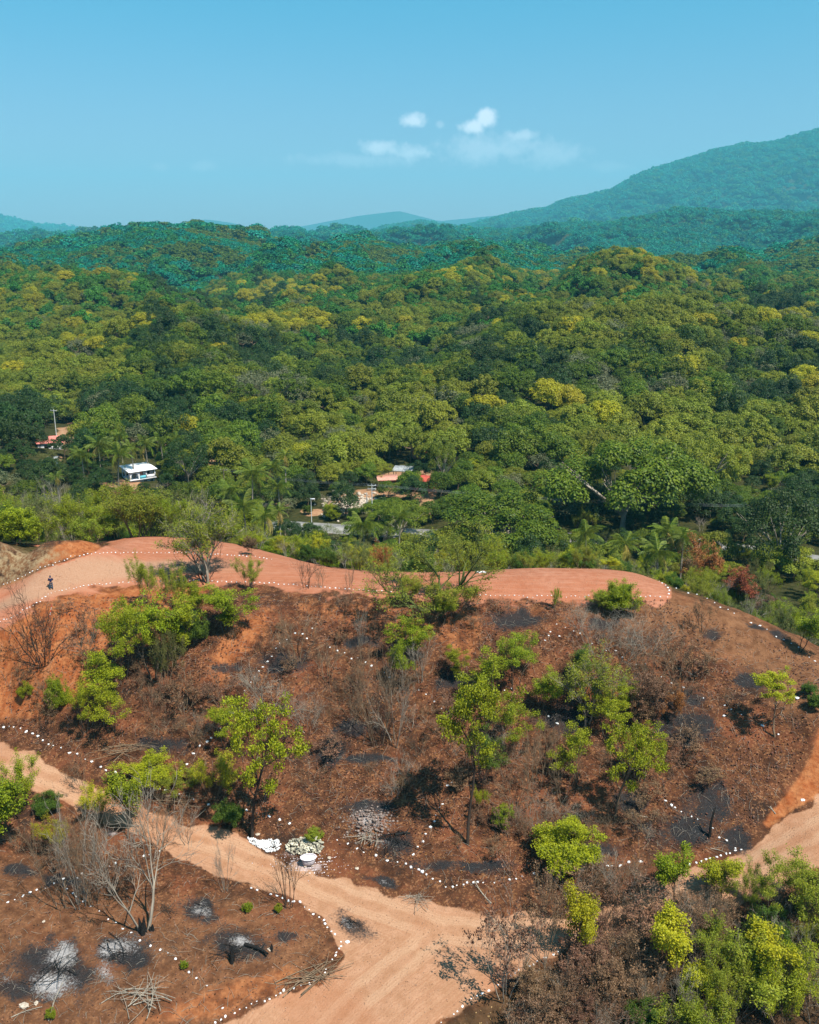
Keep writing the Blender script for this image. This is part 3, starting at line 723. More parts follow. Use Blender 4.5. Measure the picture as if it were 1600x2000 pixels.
prng = random.Random(7)
COUNT = {}
def plant(kind, name, loc, height, label, cat='shrub', wide=None, leaf=None, bark=None, group=None, var=None, rz=None, leafname='leaves'):
    """one plant: an Empty at its foot with branches and leaves as parts. wide = crown width in metres"""
    L = PL[kind]; v = (COUNT.get(kind, 0) if var is None else var) % len(L); COUNT[kind] = COUNT.get(kind, 0) + 1
    bm, lm = L[v]
    if 'w' not in bm:
        ref = lm or bm
        co = np.zeros(len(ref.vertices) * 3, np.float32); ref.vertices.foreach_get('co', co); co = co.reshape(-1, 3)
        bm['w'] = float(np.percentile(np.hypot(co[:, 0], co[:, 1]), 95) * 2); bm['zt'] = float(np.percentile(co[:, 2], 99.5))
    sz = height / bm['zt']; sw = sz if wide is None else wide / bm['w']
    sw = max(.45 * sz, min(2.6 * sz, sw))
    o = thing(name, label, cat, loc, prng.random() * 6.283 if rz is None else rz, (sw, sw, sz), group)
    b = link('trunk' if cat == 'tree' else 'branches', bm, o)
    if bark: b.material_slots[0].link = 'OBJECT'; b.material_slots[0].material = M[bark]
    if lm:
        l = link('crown' if cat == 'tree' else 'leaves', lm, o)
        if leaf: l.material_slots[0].link = 'OBJECT'; l.material_slots[0].material = M[leaf]
    return o

# ------------------------------------------------------------------ scattering as ONE object (geometry nodes)
def scatter(name, pts, rot, scl, pick, sources, label, zs=None, tilt=None):
    """pts (N,3); sources: list of lists of objects, one list per variant"""
    n = len(pts)
    me = bpy.data.meshes.new(name); me.vertices.add(n); me.vertices.foreach_set('co', np.asarray(pts, np.float32).ravel())
    r = np.zeros((n, 3), np.float32); r[:, 2] = rot
    if tilt is not None: r[:, :2] = tilt
    s = np.stack([scl, scl, scl if zs is None else zs], -1).astype(np.float32)
    a = me.attributes.new('rotv', 'FLOAT_VECTOR', 'POINT'); a.data.foreach_set('vector', r.ravel())
    a = me.attributes.new('sclv', 'FLOAT_VECTOR', 'POINT'); a.data.foreach_set('vector', s.ravel())
    a = me.attributes.new('pick', 'INT', 'POINT'); a.data.foreach_set('value', np.asarray(pick, np.int32))
    o = link(name, me)
    ng = bpy.data.node_groups.new(name + '_nodes', 'GeometryNodeTree')
    ng.interface.new_socket('Geometry', in_out='INPUT', socket_type='NodeSocketGeometry')
    ng.interface.new_socket('Geometry', in_out='OUTPUT', socket_type='NodeSocketGeometry')
    N = ng.nodes.new; Lk = ng.links.new
    gi = N('NodeGroupInput'); go = N('NodeGroupOutput')
    join = N('GeometryNodeJoinGeometry')
    for src in reversed(sources):
        jj = N('GeometryNodeJoinGeometry')
        for ob in src:
            oi = N('GeometryNodeObjectInfo'); oi.transform_space = 'ORIGINAL'; oi.inputs[0].default_value = ob
            oi.inputs['As Instance'].default_value = False
            Lk(oi.outputs['Geometry'], jj.inputs[0])
        gti = N('GeometryNodeGeometryToInstance'); Lk(jj.outputs[0], gti.inputs[0]); Lk(gti.outputs[0], join.inputs[0])
    iop = N('GeometryNodeInstanceOnPoints'); Lk(gi.outputs[0], iop.inputs['Points']); Lk(join.outputs[0], iop.inputs['Instance'])
    iop.inputs['Pick Instance'].default_value = True
    def named(nm, typ):
        q = N('GeometryNodeInputNamedAttribute'); q.data_type = typ; q.inputs['Name'].default_value = nm
        return [s_ for s_ in q.outputs if s_.enabled and s_.name == 'Attribute'][0]
    Lk(named('pick', 'INT'), iop.inputs['Instance Index'])
    e2r = N('FunctionNodeEulerToRotation'); Lk(named('rotv', 'FLOAT_VECTOR'), e2r.inputs[0]); Lk(e2r.outputs[0], iop.inputs['Rotation'])
    Lk(named('sclv', 'FLOAT_VECTOR'), iop.inputs['Scale'])
    Lk(iop.outputs[0], go.inputs[0])
    m = o.modifiers.new('scatter', 'NODES'); m.node_group = ng
    return tag(o, label, None, None, 'stuff')
# ------------------------------------------------------------------ the forest
srng = np.random.default_rng(5)
CR = []          # (key, crown mesh, trunk mesh)
def forest_kind(mat, seed, clumps=28, per=230, size=.036, flat=.6, base=.75, rc=(.22, .38), spread=1.0):
    cm = blob_crown('forest_crown', seed, clumps, per, size, M[mat], flat, base, rc, spread)
    tm = simple_trunk('forest_trunk', seed, base * .8, .045, M['bark_tan'])
    return cm, tm
FK = {
 'green': [forest_kind('crown_green', 1), forest_kind('crown_green', 2, flat=.45), forest_kind('crown_green', 3, clumps=44, per=100, rc=(.13, .26), flat=.8)],
 'dark': [forest_kind('crown_dark', 4, clumps=24, flat=.75), forest_kind('crown_dark', 5, flat=.6, clumps=40, per=110, rc=(.14, .3))],
 'olive': [forest_kind('crown_olive', 6), forest_kind('crown_olive', 7, flat=.45), forest_kind('crown_olive', 13, clumps=40, per=110, rc=(.14, .28))],
 'yellow': [forest_kind('crown_yellow', 8, flat=.5), forest_kind('crown_yellow', 9)],
 'emerald': [forest_kind('crown_emerald', 14, clumps=20, per=90, size=.06), forest_kind('crown_emerald', 15, clumps=18, per=90, size=.06, flat=.45)],
 'grey': [forest_kind('crown_grey', 10, per=55), forest_kind('crown_grey', 11, per=48, flat=.5)],
}
FLAB = {'green': 'rounded green tree', 'dark': 'dark green dense tree', 'olive': 'pale olive-green tree', 'yellow': 'yellow-leaved tree', 'grey': 'thin grey-green tree', 'emerald': 'deep emerald-green tree'}
def where_far(px): return ' on the wooded hillside ' + ('above the white house' if px < 350 else 'above the palm grove' if px < 650 else 'above the red house' if px < 950 else 'above the huge spreading tree' if px < 1350 else 'at the right side of the view')
KEYS = ['green', 'dark', 'olive', 'yellow', 'grey', 'emerald']
def grid_points(y0, y1, cell, umax=.52, dens=1.0, seed=1):
    rg = np.random.default_rng(seed)
    xs = np.arange(-umax * y1 - 20, umax * y1 + 20, cell); yy = np.arange(y0, y1, cell * .87)
    X, Y = np.meshgrid(xs, yy); X = X + (np.arange(len(yy)) % 2)[:, None] * cell / 2
    X = X + rg.uniform(-.42, .42, X.shape) * cell; Y = Y + rg.uniform(-.42, .42, Y.shape) * cell
    k = (np.abs(X) < umax * Y + 15) & (rg.random(X.shape) < dens)
    X, Y = X[k], Y[k]
    return X, Y, H(X, Y)
def species(X, Y, PXp, PYp):
    """which kind of tree grows where: big patches, with some single trees of another kind"""
    rg = np.random.default_rng(3)
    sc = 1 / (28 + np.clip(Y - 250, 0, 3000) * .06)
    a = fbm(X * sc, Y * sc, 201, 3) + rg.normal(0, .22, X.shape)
    a = a + relief(X, Y) * .36  # relief shading put into crown colour: lighter kinds on crests, darker in hollows
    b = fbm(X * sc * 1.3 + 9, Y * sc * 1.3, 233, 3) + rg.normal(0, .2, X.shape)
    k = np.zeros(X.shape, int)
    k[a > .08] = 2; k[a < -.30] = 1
    # groves of yellow trees on the crests
    Yw = ell(PXp, PYp, [(560,575,110,26,8),(520,590,80,22,10),(430,580,45,14,0),(920,555,80,16,0),(1250,520,110,22,0),(600,560,40,10,0),(330,640,60,22,-20),(560,655,60,22,0),(820,650,60,14,0),
        (250,553,110,8,0),(60,600,70,20,-10),(480,478,60,8,0),(350,490,40,6,0),(1120,820,90,30,20),(1050,790,50,22,0),(1230,830,40,20,0),(20,740,30,20,0),(160,700,60,18,-15),(1590,780,50,40,0),(1340,560,80,12,0),
        (1560,650,80,18,0),(1010,600,60,12,0),(740,740,60,16,0),(70,500,80,6,0)], nz=0, spread=.8)
    k[(rg.random(X.shape) < Yw * .8)] = 3
    k[((rg.random(X.shape) < Yw * .5) & (k != 3))] = 2
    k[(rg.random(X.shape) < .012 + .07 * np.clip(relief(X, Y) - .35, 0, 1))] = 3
    G = ell(PXp, PYp, [(560,800,190,60,10),(1430,760,120,60,10),(1180,770,90,30,0),(1130,480,200,25,0),(640,530,60,10,0),(1380,840,150,40,10),(90,650,60,20,0),(620,850,120,30,0),(1560,900,60,60,0)], spread=.7)
    k[(b > .1) & (rg.random(X.shape) < .15 + G * .7)] = 4
    k[((k == 0) | ((k == 2) & (rg.random(X.shape) < .6)) | (k == 4)) & (rg.random(X.shape) < np.clip((Y - 400) / 340, 0, .9))] = 5
    return k
CLEAR = [(105,862,34,22,0),(262,915,50,30,0),(150,850,55,26,-10),(790,935,55,30,0),(828,975,22,40,10),(690,985,62,26,-15),(822,888,20,8,0),(870,950,20,30,0),(100,898,22,10,0),(425,900,14,18,0)]
def clear(PXp, PYp, Y): return (ell(PXp, PYp, CLEAR, spread=.1) > .3) & (Y < 330)
VALLEY_END = 238
X1, Y1, Z1 = grid_points(VALLEY_END, 520, 7.2, seed=11)
px1, py1 = project(X1, Y1, Z1)
ok = ~clear(px1, py1, Y1); X1, Y1, Z1, px1, py1 = X1[ok], Y1[ok], Z1[ok], px1[ok], py1[ok]
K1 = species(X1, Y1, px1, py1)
# the 300 trees of the wood that show largest: nearest, and not hidden outside the frame
infr = (px1 > -30) & (px1 < 1630)
order = np.argsort(np.where(infr, Y1, 1e9) + srng.uniform(0, 12, len(Y1)))
near_set = order[:294]
mask = np.zeros(len(X1), bool); mask[near_set] = True
rot1 = srng.uniform(0, 6.283, len(X1)); rad1 = srng.uniform(3.2, 6.6, len(X1)) * np.where(K1 == 4, .85, 1); hs1 = srng.uniform(.95, 1.35, len(X1))
src_objs = {}
for i in near_set:
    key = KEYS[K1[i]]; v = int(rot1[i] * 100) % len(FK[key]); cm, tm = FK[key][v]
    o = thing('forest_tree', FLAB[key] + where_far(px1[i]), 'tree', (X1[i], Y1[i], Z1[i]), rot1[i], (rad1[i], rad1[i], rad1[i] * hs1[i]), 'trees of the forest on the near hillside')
    tr_ = link('trunk', tm, o); cr_ = link('crown', cm, o)
    src_objs.setdefault((key, v), (cr_, tr_))
# every variant needs a tree to copy from
for key in KEYS:
    for v in range(len(FK[key])):
        if (key, v) not in src_objs:
            i = near_set[0]; cm, tm = FK[key][v]
            o = thing('forest_tree', FLAB[key] + where_far(px1[i]), 'tree', (X1[i] + 3, Y1[i] + 4, Z1[i]), 0, 4.0, 'trees of the forest on the near hillside')
            src_objs[(key, v)] = (link('crown', cm, o), link('trunk', tm, o))
SRC = []; SIDX = {}
for key in KEYS:
    for v in range(len(FK[key])): SIDX[(key, v)] = len(SRC); SRC.append(list(src_objs[(key, v)]))
NV = np.array([len(FK[k]) for k in KEYS]); OFF = np.concatenate([[0], np.cumsum(NV)[:-1]])
# further trees to the first crests
X2, Y2, Z2 = grid_points(520, 1000, 8.0, seed=12)
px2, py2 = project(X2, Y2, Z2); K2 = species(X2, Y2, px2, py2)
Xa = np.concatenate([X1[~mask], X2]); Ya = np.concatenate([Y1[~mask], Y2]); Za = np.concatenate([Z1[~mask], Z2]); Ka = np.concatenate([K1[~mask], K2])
n = len(Xa); ra = np.where(Ya < 520, srng.uniform(3.4, 6.6, n), srng.uniform(4.0, 7.0, n))
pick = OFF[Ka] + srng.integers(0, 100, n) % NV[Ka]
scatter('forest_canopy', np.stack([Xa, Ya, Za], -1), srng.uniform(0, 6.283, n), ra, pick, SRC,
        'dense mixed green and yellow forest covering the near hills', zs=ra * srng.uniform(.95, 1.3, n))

# the wood beyond, to the mountain: coarser trees, copied from a few single ones standing out there
LK = []
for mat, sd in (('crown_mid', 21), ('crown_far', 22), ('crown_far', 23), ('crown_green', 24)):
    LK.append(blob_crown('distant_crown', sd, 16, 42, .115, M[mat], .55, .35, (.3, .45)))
lod_src = []
for j, (px_, py_, lab) in enumerate([(300, 500, 'lone broad tree on the crest of the far green hill at the left'), (900, 520, 'broad green tree on the far crest in the middle of the view'), (1250, 470, 'dark green tree high on the lower flank of the mountain'), (420, 478, 'olive-green tree near the top of the far green hill at the left')]):
    p = hit(px_, py_, 500, 9000); o = thing('forest_tree', lab, 'tree', p, 0, 8.0)
    lod_src.append([link('crown', LK[j], o)])
FX, FY, FZ, FR, FP = [], [], [], [], []
for y0, y1, cell, r0, r1, sd in ((1000, 1500, 10.5, 5.5, 9, 31), (1500, 4000, 20, 11, 17, 32), (4000, 9300, 44, 24, 36, 33), (9300, 13000, 100, 50, 75, 34)):
    X, Y, Zz = grid_points(y0, y1, cell, seed=sd)
    rg = np.random.default_rng(sd)
    FX.append(X); FY.append(Y); FZ.append(Zz - r0 * .1); FR.append(rg.uniform(r0, r1, len(X)))
    pk = np.where(Y < 2000, rg.integers(0, 2, len(X)), rg.integers(0, 3, len(X)))
    pk = np.where((Y < 1700) & (fbm(X / 120, Y / 120, 71, 3) + rg.normal(0, .2, len(X)) > .22), 3, pk)
    FP.append(pk)
FX, FY, FZ, FR, FP = map(np.concatenate, (FX, FY, FZ, FR, FP))
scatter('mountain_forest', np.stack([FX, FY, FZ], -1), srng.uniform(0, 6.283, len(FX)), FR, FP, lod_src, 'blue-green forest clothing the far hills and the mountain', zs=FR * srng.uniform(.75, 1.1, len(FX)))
# ------------------------------------------------------------------ valley: road, houses, poles
def box(name, x0, x1, y0, y1, z0, z1, mat, parent):
    v = [(x0, y0, z0), (x1, y0, z0), (x1, y1, z0), (x0, y1, z0), (x0, y0, z1), (x1, y0, z1), (x1, y1, z1), (x0, y1, z1)]
    f = np.array([(0, 3, 2, 1), (4, 5, 6, 7), (0, 1, 5, 4), (1, 2, 6, 5), (2, 3, 7, 6), (3, 0, 4, 7)])
    return link(name, fast_mesh(name, v, f, mat), parent)
def solid(name, ring, depth, mat, parent, axis='y'):
    """a polygon ring in x,z extruded along y from 0 to depth (may be concave)"""
    import bmesh
    bm = bmesh.new()
    a = [bm.verts.new((x, 0, z)) for x, z in ring]; f = bm.faces.new(a)
    r = bmesh.ops.extrude_face_region(bm, geom=[f])
    bmesh.ops.translate(bm, verts=[g for g in r['geom'] if isinstance(g, bmesh.types.BMVert)], vec=(0, depth, 0))
    bmesh.ops.recalc_face_normals(bm, faces=bm.faces[:])
    bmesh.ops.triangulate(bm, faces=bm.faces[:])
    me = bpy.data.meshes.new(name); bm.to_mesh(me); bm.free(); me.materials.append(mat)
    return link(name, me, parent)
def sheet_roof(name, x0, x1, y0, y1, z0, z1, mat, parent, ribs=14, thick=.06, axis_z='y'):
    """a ribbed sheet falling from z1 at y1 to z0 at y0"""
    V, F = [], []
    n = ribs * 4
    for i in range(n + 1):
        x = x0 + (x1 - x0) * i / n; w = .035 if i % 4 in (1, 2) else 0
        V += [(x, y0, z0 + w), (x, y1, z1 + w), (x, y0, z0 + w - thick), (x, y1, z1 + w - thick)]
    for i in range(n):
        a = i * 4; b = a + 4
        F += [(a, b, b + 1, a + 1), (a + 2, a + 3, b + 3, b + 2), (a, a + 2, b + 2, b), (a + 1, b + 1, b + 3, a + 3)]
    F += [(0, 1, 3, 2), (n * 4, n * 4 + 2, n * 4 + 3, n * 4 + 1)]
    return link(name, fast_mesh(name, V, np.array(F), mat), parent)
MW = simple_mat('white_plaster', (.72, .70, .70), .9, .08, 1.5)
MWR = simple_mat('white_roof', (.80, .79, .77), .85, .07, 1)
MTQ = simple_mat('turquoise_paint', (.12, .42, .50), .6, .1, 2)
MPK = simple_mat('salmon_paint', (.55, .25, .18), .8, .15, 2)
MRD = simple_mat('dark_red_paint', (.22, .025, .02), .8, .2, 2)
MRR = simple_mat('red_sheet_roof', (.46, .085, .055), .6, .15, 1.2)
MPR = simple_mat('faded_pink_roof_tile', (.62, .20, .16), .85, .2, 2)
MOR = simple_mat('orange_red_paint', (.55, .11, .05), .8, .2, 2)
MGS = simple_mat('grey_fibre_sheet', (.30, .30, .29), .8, .25, 2)
MDK = simple_mat('dark_interior', (.02, .018, .018), .9, .2, 2)
MCO = simple_mat('concrete', (.42, .40, .37), .9, .2, 2)
MCP = simple_mat('pole_concrete', (.50, .50, .48), .9, .15, 3)
MWD = simple_mat('weathered_wood', (.16, .12, .08), .9, .3, 4)
MWIRE = simple_mat('wire', (.30, .33, .34), .6, .05, 1)

def window(parent, x, y, z, w, h, frame, rot=0):
    f = box('window', -w / 2, w / 2, -.04, .04, 0, h, frame, parent); f.location = (x, y, z); f.rotation_euler.z = rot
    p = box('pane', -w / 2 + .08, w / 2 - .08, -.055, -.045, .08, h - .08, MDK, f); return f
# white two-storey house, its gallery with an arch to the left
hp = hit(268, 936, 200)
hp = Vector((hp.x, hp.y, float(H(hp.x, hp.y)) - 1.5))
hs = thing('white_house', 'white two-storey house with arched gallery, turquoise balcony and pale flat roof, among the palms', 'house', hp, R(38), .86)
box('lower_storey', -3.2, 4.6, -2.6, 3.4, -1.0, 2.2, MW, hs)
box('floor_slab', -3.5, 4.8, -3.5, 3.5, 2.2, 2.4, MW, hs)
box('wall', -.6, 4.5, -2.0, 3.3, 2.4, 5.0, MW, hs)
def arch_ring(w, h, pw, ah):
    r = [(0, 0), (0, h), (w, h), (w, 0), (w - pw, 0)]
    cx, rr = w / 2, w / 2 - pw
    r += [(cx + rr * math.cos(a), ah + rr * math.sin(a)) for a in np.linspace(0, math.pi, 9)]
    return r + [(pw, 0)]
a = solid('arch', arch_ring(3.0, 2.6, .35, .9), .22, MW, hs); a.location = (-3.4, -3.4, 2.4)
a = solid('arch', arch_ring(3.4, 2.6, .35, .8), .22, MW, hs); a.location = (-3.4, 0.6, 2.4); a.rotation_euler.z = R(-90)
a = solid('arch', arch_ring(2.6, 2.6, .3, .9), .22, MW, hs); a.location = (-3.4, 3.2, 2.4); a.rotation_euler.z = R(-90)
box('pillar', 1.6, 1.9, -3.4, -3.1, 2.4, 5.0, MW, hs); box('pillar', 4.3, 4.6, -3.4, -3.1, 2.4, 5.0, MW, hs)
box('balcony_panel', -.35, 1.6, -3.38, -3.28, 2.4, 3.4, MTQ, hs); box('balcony_panel', 1.9, 4.3, -3.38, -3.28, 2.4, 3.4, MW, hs)
sheet_roof('roof', -3.9, 5.1, -3.9, 3.9, 5.02, 5.75, MWR, hs, 20, .18)
box('door', .3, 1.2, -2.05, -2.0, 2.4, 4.5, MPK, hs); window(hs, 2.8, -2.03, 3.3, 1.2, 1.1, MW); window(hs, 1.5, -2.63, .6, 1.1, 1.1, MW); window(hs, 3.5, -2.63, .6, 1.1, 1.1, MW)
# pink tiled house at the left
hp = hit(99, 874, 200)
h2 = thing('tiled_house', 'small house with faded pink-red tiled roof and white gable below the left pole', 'house', hp, R(18))
box('wall', -3.2, 3.2, -2.2, 2.2, -1.5, 1.9, MW, h2)
def gable_roof(parent, x, y, z0, z1, mat, over=.45):
    """tile rows on both slopes, each row proud of the next"""
    for s in (-1, 1):
        V, F = [], []
        rows = 8
        for r in range(rows):
            for e in (0, 1):
                f = (r + e) / rows; yy = s * (y + over) * (1 - f); zz = z0 - (z1 - z0) * over / y * 1 + (z1 - z0) * (1 + over / y) * f + (.06 if e == 0 else 0)
                V += [(-x - over, yy, zz), (x + over, yy, zz)]
            b = r * 4; F.append((b, b + 1, b + 3, b + 2) if s < 0 else (b + 1, b, b + 2, b + 3))
            if r: F.append((b - 2, b - 1, b + 1, b))
        link('roof_slope', fast_mesh('roof_slope', V, np.array(F), mat), parent)
gable_roof(h2, 3.2, 2.2, 1.9, 3.3, MPR)
for s in (-1, 1):
    link('gable', fast_mesh('gable', [(s * 3.2, -2.2, 1.9), (s * 3.2, 2.2, 1.9), (s * 3.2, 0, 3.25)], np.array([(0, 1, 2)]), MW), h2)
window(h2, -1, -2.23, .2, 1, 1, MWD); window(h2, 1.5, -2.23, .2, 1, 1, MWD)
# red house
hp = hit(828, 957, 180)
h3 = thing('red_house', 'dark red house with bright red sheet roof above the red dirt path', 'house', hp, R(-28))
box('wall', -2.6, 2.3, -2.2, 2.4, -1.2, 3.0, MRD, h3)
sheet_roof('roof_slope', -3.0, 2.7, -2.7, .1, 2.9, 3.9, MRR, h3, 12); r_ = sheet_roof('roof_slope', -2.7, 3.0, -2.9, -.1, 2.9, 3.9, MRR, h3, 12); r_.rotation_euler.z = math.pi
box('door', -.4, .5, -2.25, -2.2, -.2, 1.9, MDK, h3); window(h3, 1.4, -2.23, .8, .8, .9, MDK)
hp = hit(762, 950, 180)
h4 = thing('low_house', 'low orange-red house with pale sheet roof, left of the red-roofed house', 'house', hp, R(8))
box('wall', -3.2, 1.8, -1.6, 2.0, -1.0, 2.1, MOR, h4)
sheet_roof('roof', -3.5, 2.1, -2.0, 2.4, 2.12, 2.6, MPK, h4, 12)
box('door', -1.6, -.8, -1.65, -1.6, -.2, 1.7, MDK, h4); window(h4, .6, -1.63, .7, .8, .8, MDK)
hp = hit(788, 938, 180)
h5 = thing('sheet_roofed_shed', 'open shed under slanting grey fibre-cement sheets, behind the red house', 'shed', hp, R(-12))
for x in (-2.4, 2.4):
    for y in (-1.4, 1.6): box('post', x - .07, x + .07, y - .07, y + .07, -1, 3.0 + y * .15, MWD, h5)
for k in range(4):
    sheet_roof('roof_sheet', -2.8 + k * 1.42, -1.42 + k * 1.42, -1.9 - .1 * (k % 2), 2.1, 2.85 + .06 * (k % 2), 3.45 + .08 * (k % 2), MGS, h5, 4)
hp = hit(822, 893, 200)
h6 = thing('red_roofed_hut', 'hut showing only its thin bright red roof among trees above the red house', 'hut', hp, R(12))
box('wall', -2.4, 2.4, -1.6, 1.6, -1.0, 1.8, MPK, h6); sheet_roof('roof', -2.8, 2.8, -2.0, 2.0, 1.75, 2.5, MRR, h6, 10)
window(h6, 0, -1.63, .5, .9, .8, MDK)
hp = hit(1256, 1060, 150)
h7 = thing('teal_roofed_shed', 'shed with dull teal roof half hidden behind the coconut palms on the right', 'shed', hp, R(4))
box('wall', -3, 3, -1.6, 1.8, -.5, 1.5, MCO, h7); sheet_roof('roof', -3.4, 3.4, -2.1, 2.1, 1.45, 2.1, simple_mat('teal_sheet_roof', (.03, .10, .10), .7, .2, 2), h7, 12)
hp = hit(103, 908, 180)
h8 = thing('small_blue_hut', 'tiny pale blue hut at the bare patch left of the palms', 'hut', hp, R(10))
box('wall', -1.2, 1.2, -1, 1, -.6, 1.7, simple_mat('pale_blue_paint', (.35, .48, .60), .8, .1, 2), h8); sheet_roof('roof', -1.4, 1.4, -1.3, 1.3, 1.7, 2.0, MGS, h8, 6)

def pole(name, px, py, hpx, label, mat, r=.14, arms=1, lamp=False, h=None):
    p = hit(px, py, 130); hgt = h or px2m(hpx, p)
    o = thing(name, label, 'utility pole', p, R(prng.uniform(-15, 15)))
    link('pole', tubes_mesh('pole', [([(0, 0, -.5), (0, 0, hgt * .5), (0, 0, hgt)], [r, r * .8, r * .6])], mat, 8), o)
    for k in range(arms):
        c = box('crossarm', -1.0, 1.0, -.06, .06, hgt - .5 - k * .8, hgt - .38 - k * .8, mat, o)
        for x in (-.9, 0, .9): i = box('insulator', x - .05, x + .05, -.05, .05, hgt - .375 - k * .8, hgt - .18 - k * .8, MCP, c)
    if lamp: box('lamp_head', -.18, .9, -.14, .14, hgt, hgt + .16, MW, o)
    return p, hgt
pole('utility_pole', 111, 858, 58, 'tall pale concrete pole behind the pink-roofed house on the left', MCP)
pole('utility_pole', 1045, 792, 46, 'pale pole standing up out of the forest on the right hillside', MCP)
pa, ha = pole('utility_pole', 727, 1004, 58, 'concrete pole with crossarms, right one of the pair below the red house', MCP, arms=2)
pole('utility_pole', 717, 1000, 38, 'shorter concrete pole, left one of the pair below the red house', MCP, arms=0)
pole('street_lamp', 609, 1026, 50, 'pale lamp post by the paved road left of the stony mound', MCP, .1, 0, True)
pole('fence_post', 1425, 1086, 26, 'thin dark post at the edge of the paved road on the right', MWD, .09, 0)
pl_, hl_ = pole('utility_pole', 440, 975, 0, 'pole half hidden among the palms left of the paved road', MWD, h=8.0)
prr, hr_ = pole('utility_pole', 1655, 1060, 0, 'pole beside the paved road beyond the right side of the view', MCP, h=8.5)
def wire(p, q, sag, dx_=0):
    n = 24; pts = []
    for i in range(n + 1):
        f = i / n; v = p.lerp(q, f); pts.append((v.x, v.y + dx_, v.z - 4 * sag * f * (1 - f)))
    return pts, [.012] * (n + 1)
tp = lambda p, h, k: Vector((p.x, p.y + k * .9, p.z + h - .2))
wires = [wire(tp(pa, ha, k), tp(pl_, hl_, k), .8) for k in (-1, 0, 1)]
tag(link('power_line', tubes_mesh('power_line', wires, MWIRE, 3)), 'thin power lines between the palms and the concrete pole', 'power line')
wires = [wire(tp(pa, ha, k), tp(prr, hr_, k), 1.6) for k in (-1, 0, 1)]
tag(link('power_line', tubes_mesh('power_line', wires, MWIRE, 3)), 'thin power lines crossing the valley to the right of the pole pair', 'power line')

# the paved road through the valley
t2 = NT('worn_asphalt'); pz = t2.pos()
cc = t2.mix(t2.step(t2.noise(pz, .5, 4), .35, .65), (.20, .19, .18), (.30, .28, .25))
cc = t2.mix(t2.math('MULTIPLY', t2.step(t2.noise(pz, 4, 4), .5, .7), .4), cc, (.14, .13, .12)); t2.bsdf(cc, .9, .1)
rp = [hit(*q, 130) for q in ((380, 1015), (480, 1022), (540, 1026), (600, 1029))] + [hit(*q, 140) for q in ((900, 1052), (1250, 1052), (1340, 1058), (1400, 1066), (1455, 1074), (1520, 1083), (1600, 1095), (1720, 1116))]
V, F = [], []
RP = []
for i in range(len(rp) - 1):
    for j in range(8): RP.append(rp[i].lerp(rp[i + 1], j / 8))
RPs = []
for i in range(len(RP)):
    a = RP[max(0, i - 5):i + 6]; RPs.append(sum(a, Vector()) / len(a))
for i, p in enumerate(RPs):
    d = (RPs[min(i + 1, len(RPs) - 1)] - RPs[max(i - 1, 0)]); d.z = 0; d.normalize(); nrm = Vector((-d.y, d.x, 0))
    zc = max(float(H(p.x + nrm.x * s, p.y + nrm.y * s)) for s in (-3.4, 0, 3.4)) + .12
    for s, dz_ in ((-3.6, -.9), (-3.2, 0), (3.2, 0), (3.6, -.9)): V.append((p.x + nrm.x * s, p.y + nrm.y * s, zc + dz_))
    if i: b = i * 4; F += [(b - 4 + k, b + k, b + k + 1, b - 3 + k) for k in range(3)]
road = link('valley_road', fast_mesh('valley_road', V, np.array(F), t2.m)); tag(road, 'pale worn paved road running through the valley', None, None, 'structure')

# ------------------------------------------------------------------ palms: every frond a part
def frond_mesh(name, seed, mat, droop=1.0):
    rg = random.Random(seed); V, F = [], []
    n = 38; L = 1.0; pts = []
    for i in range(n + 1):
        f = i / n; pts.append(Vector((f * L * (1 - .12 * f * f * droop), 0, .36 * f - .62 * droop * f * f)))
    for i in range(n):       # rib
        a, b = pts[i], pts[i + 1]; w = .012 * (1 - i / n) + .003; k = len(V)
        V += [(a.x, -w, a.z), (a.x, w, a.z), (b.x, w, b.z), (b.x, -w, b.z)]; F.append((k, k + 1, k + 2, k + 3))
    for i in range(3, n + 1):
        f = i / n; ll = .22 * math.sin(math.pi * min(1, .15 + f * .85)) ** .7 + .04
        for s in (-1, 1):
            a = pts[i]; k = len(V); dn = -.14 * ll / .22 * rg.uniform(.6, 1.6)
            e = Vector((a.x + ll * .55 * rg.uniform(.8, 1.2), s * ll * .8, a.z + dn)); w = .010
            V += [(a.x - w, 0, a.z), (a.x + w, 0, a.z), (e.x, e.y, e.z), (e.x - w * 1.5, e.y * .98, e.z)]; F.append((k, k + 1, k + 2, k + 3))
    return fast_mesh(name, V, np.array(F), mat)
FR = [frond_mesh('frond', 1, M['frond'], 1.0), frond_mesh('frond', 2, M['frond'], .7), frond_mesh('frond', 3, M['frond'], 1.5), frond_mesh('frond_old', 4, M['frond_old'], 1.6)]
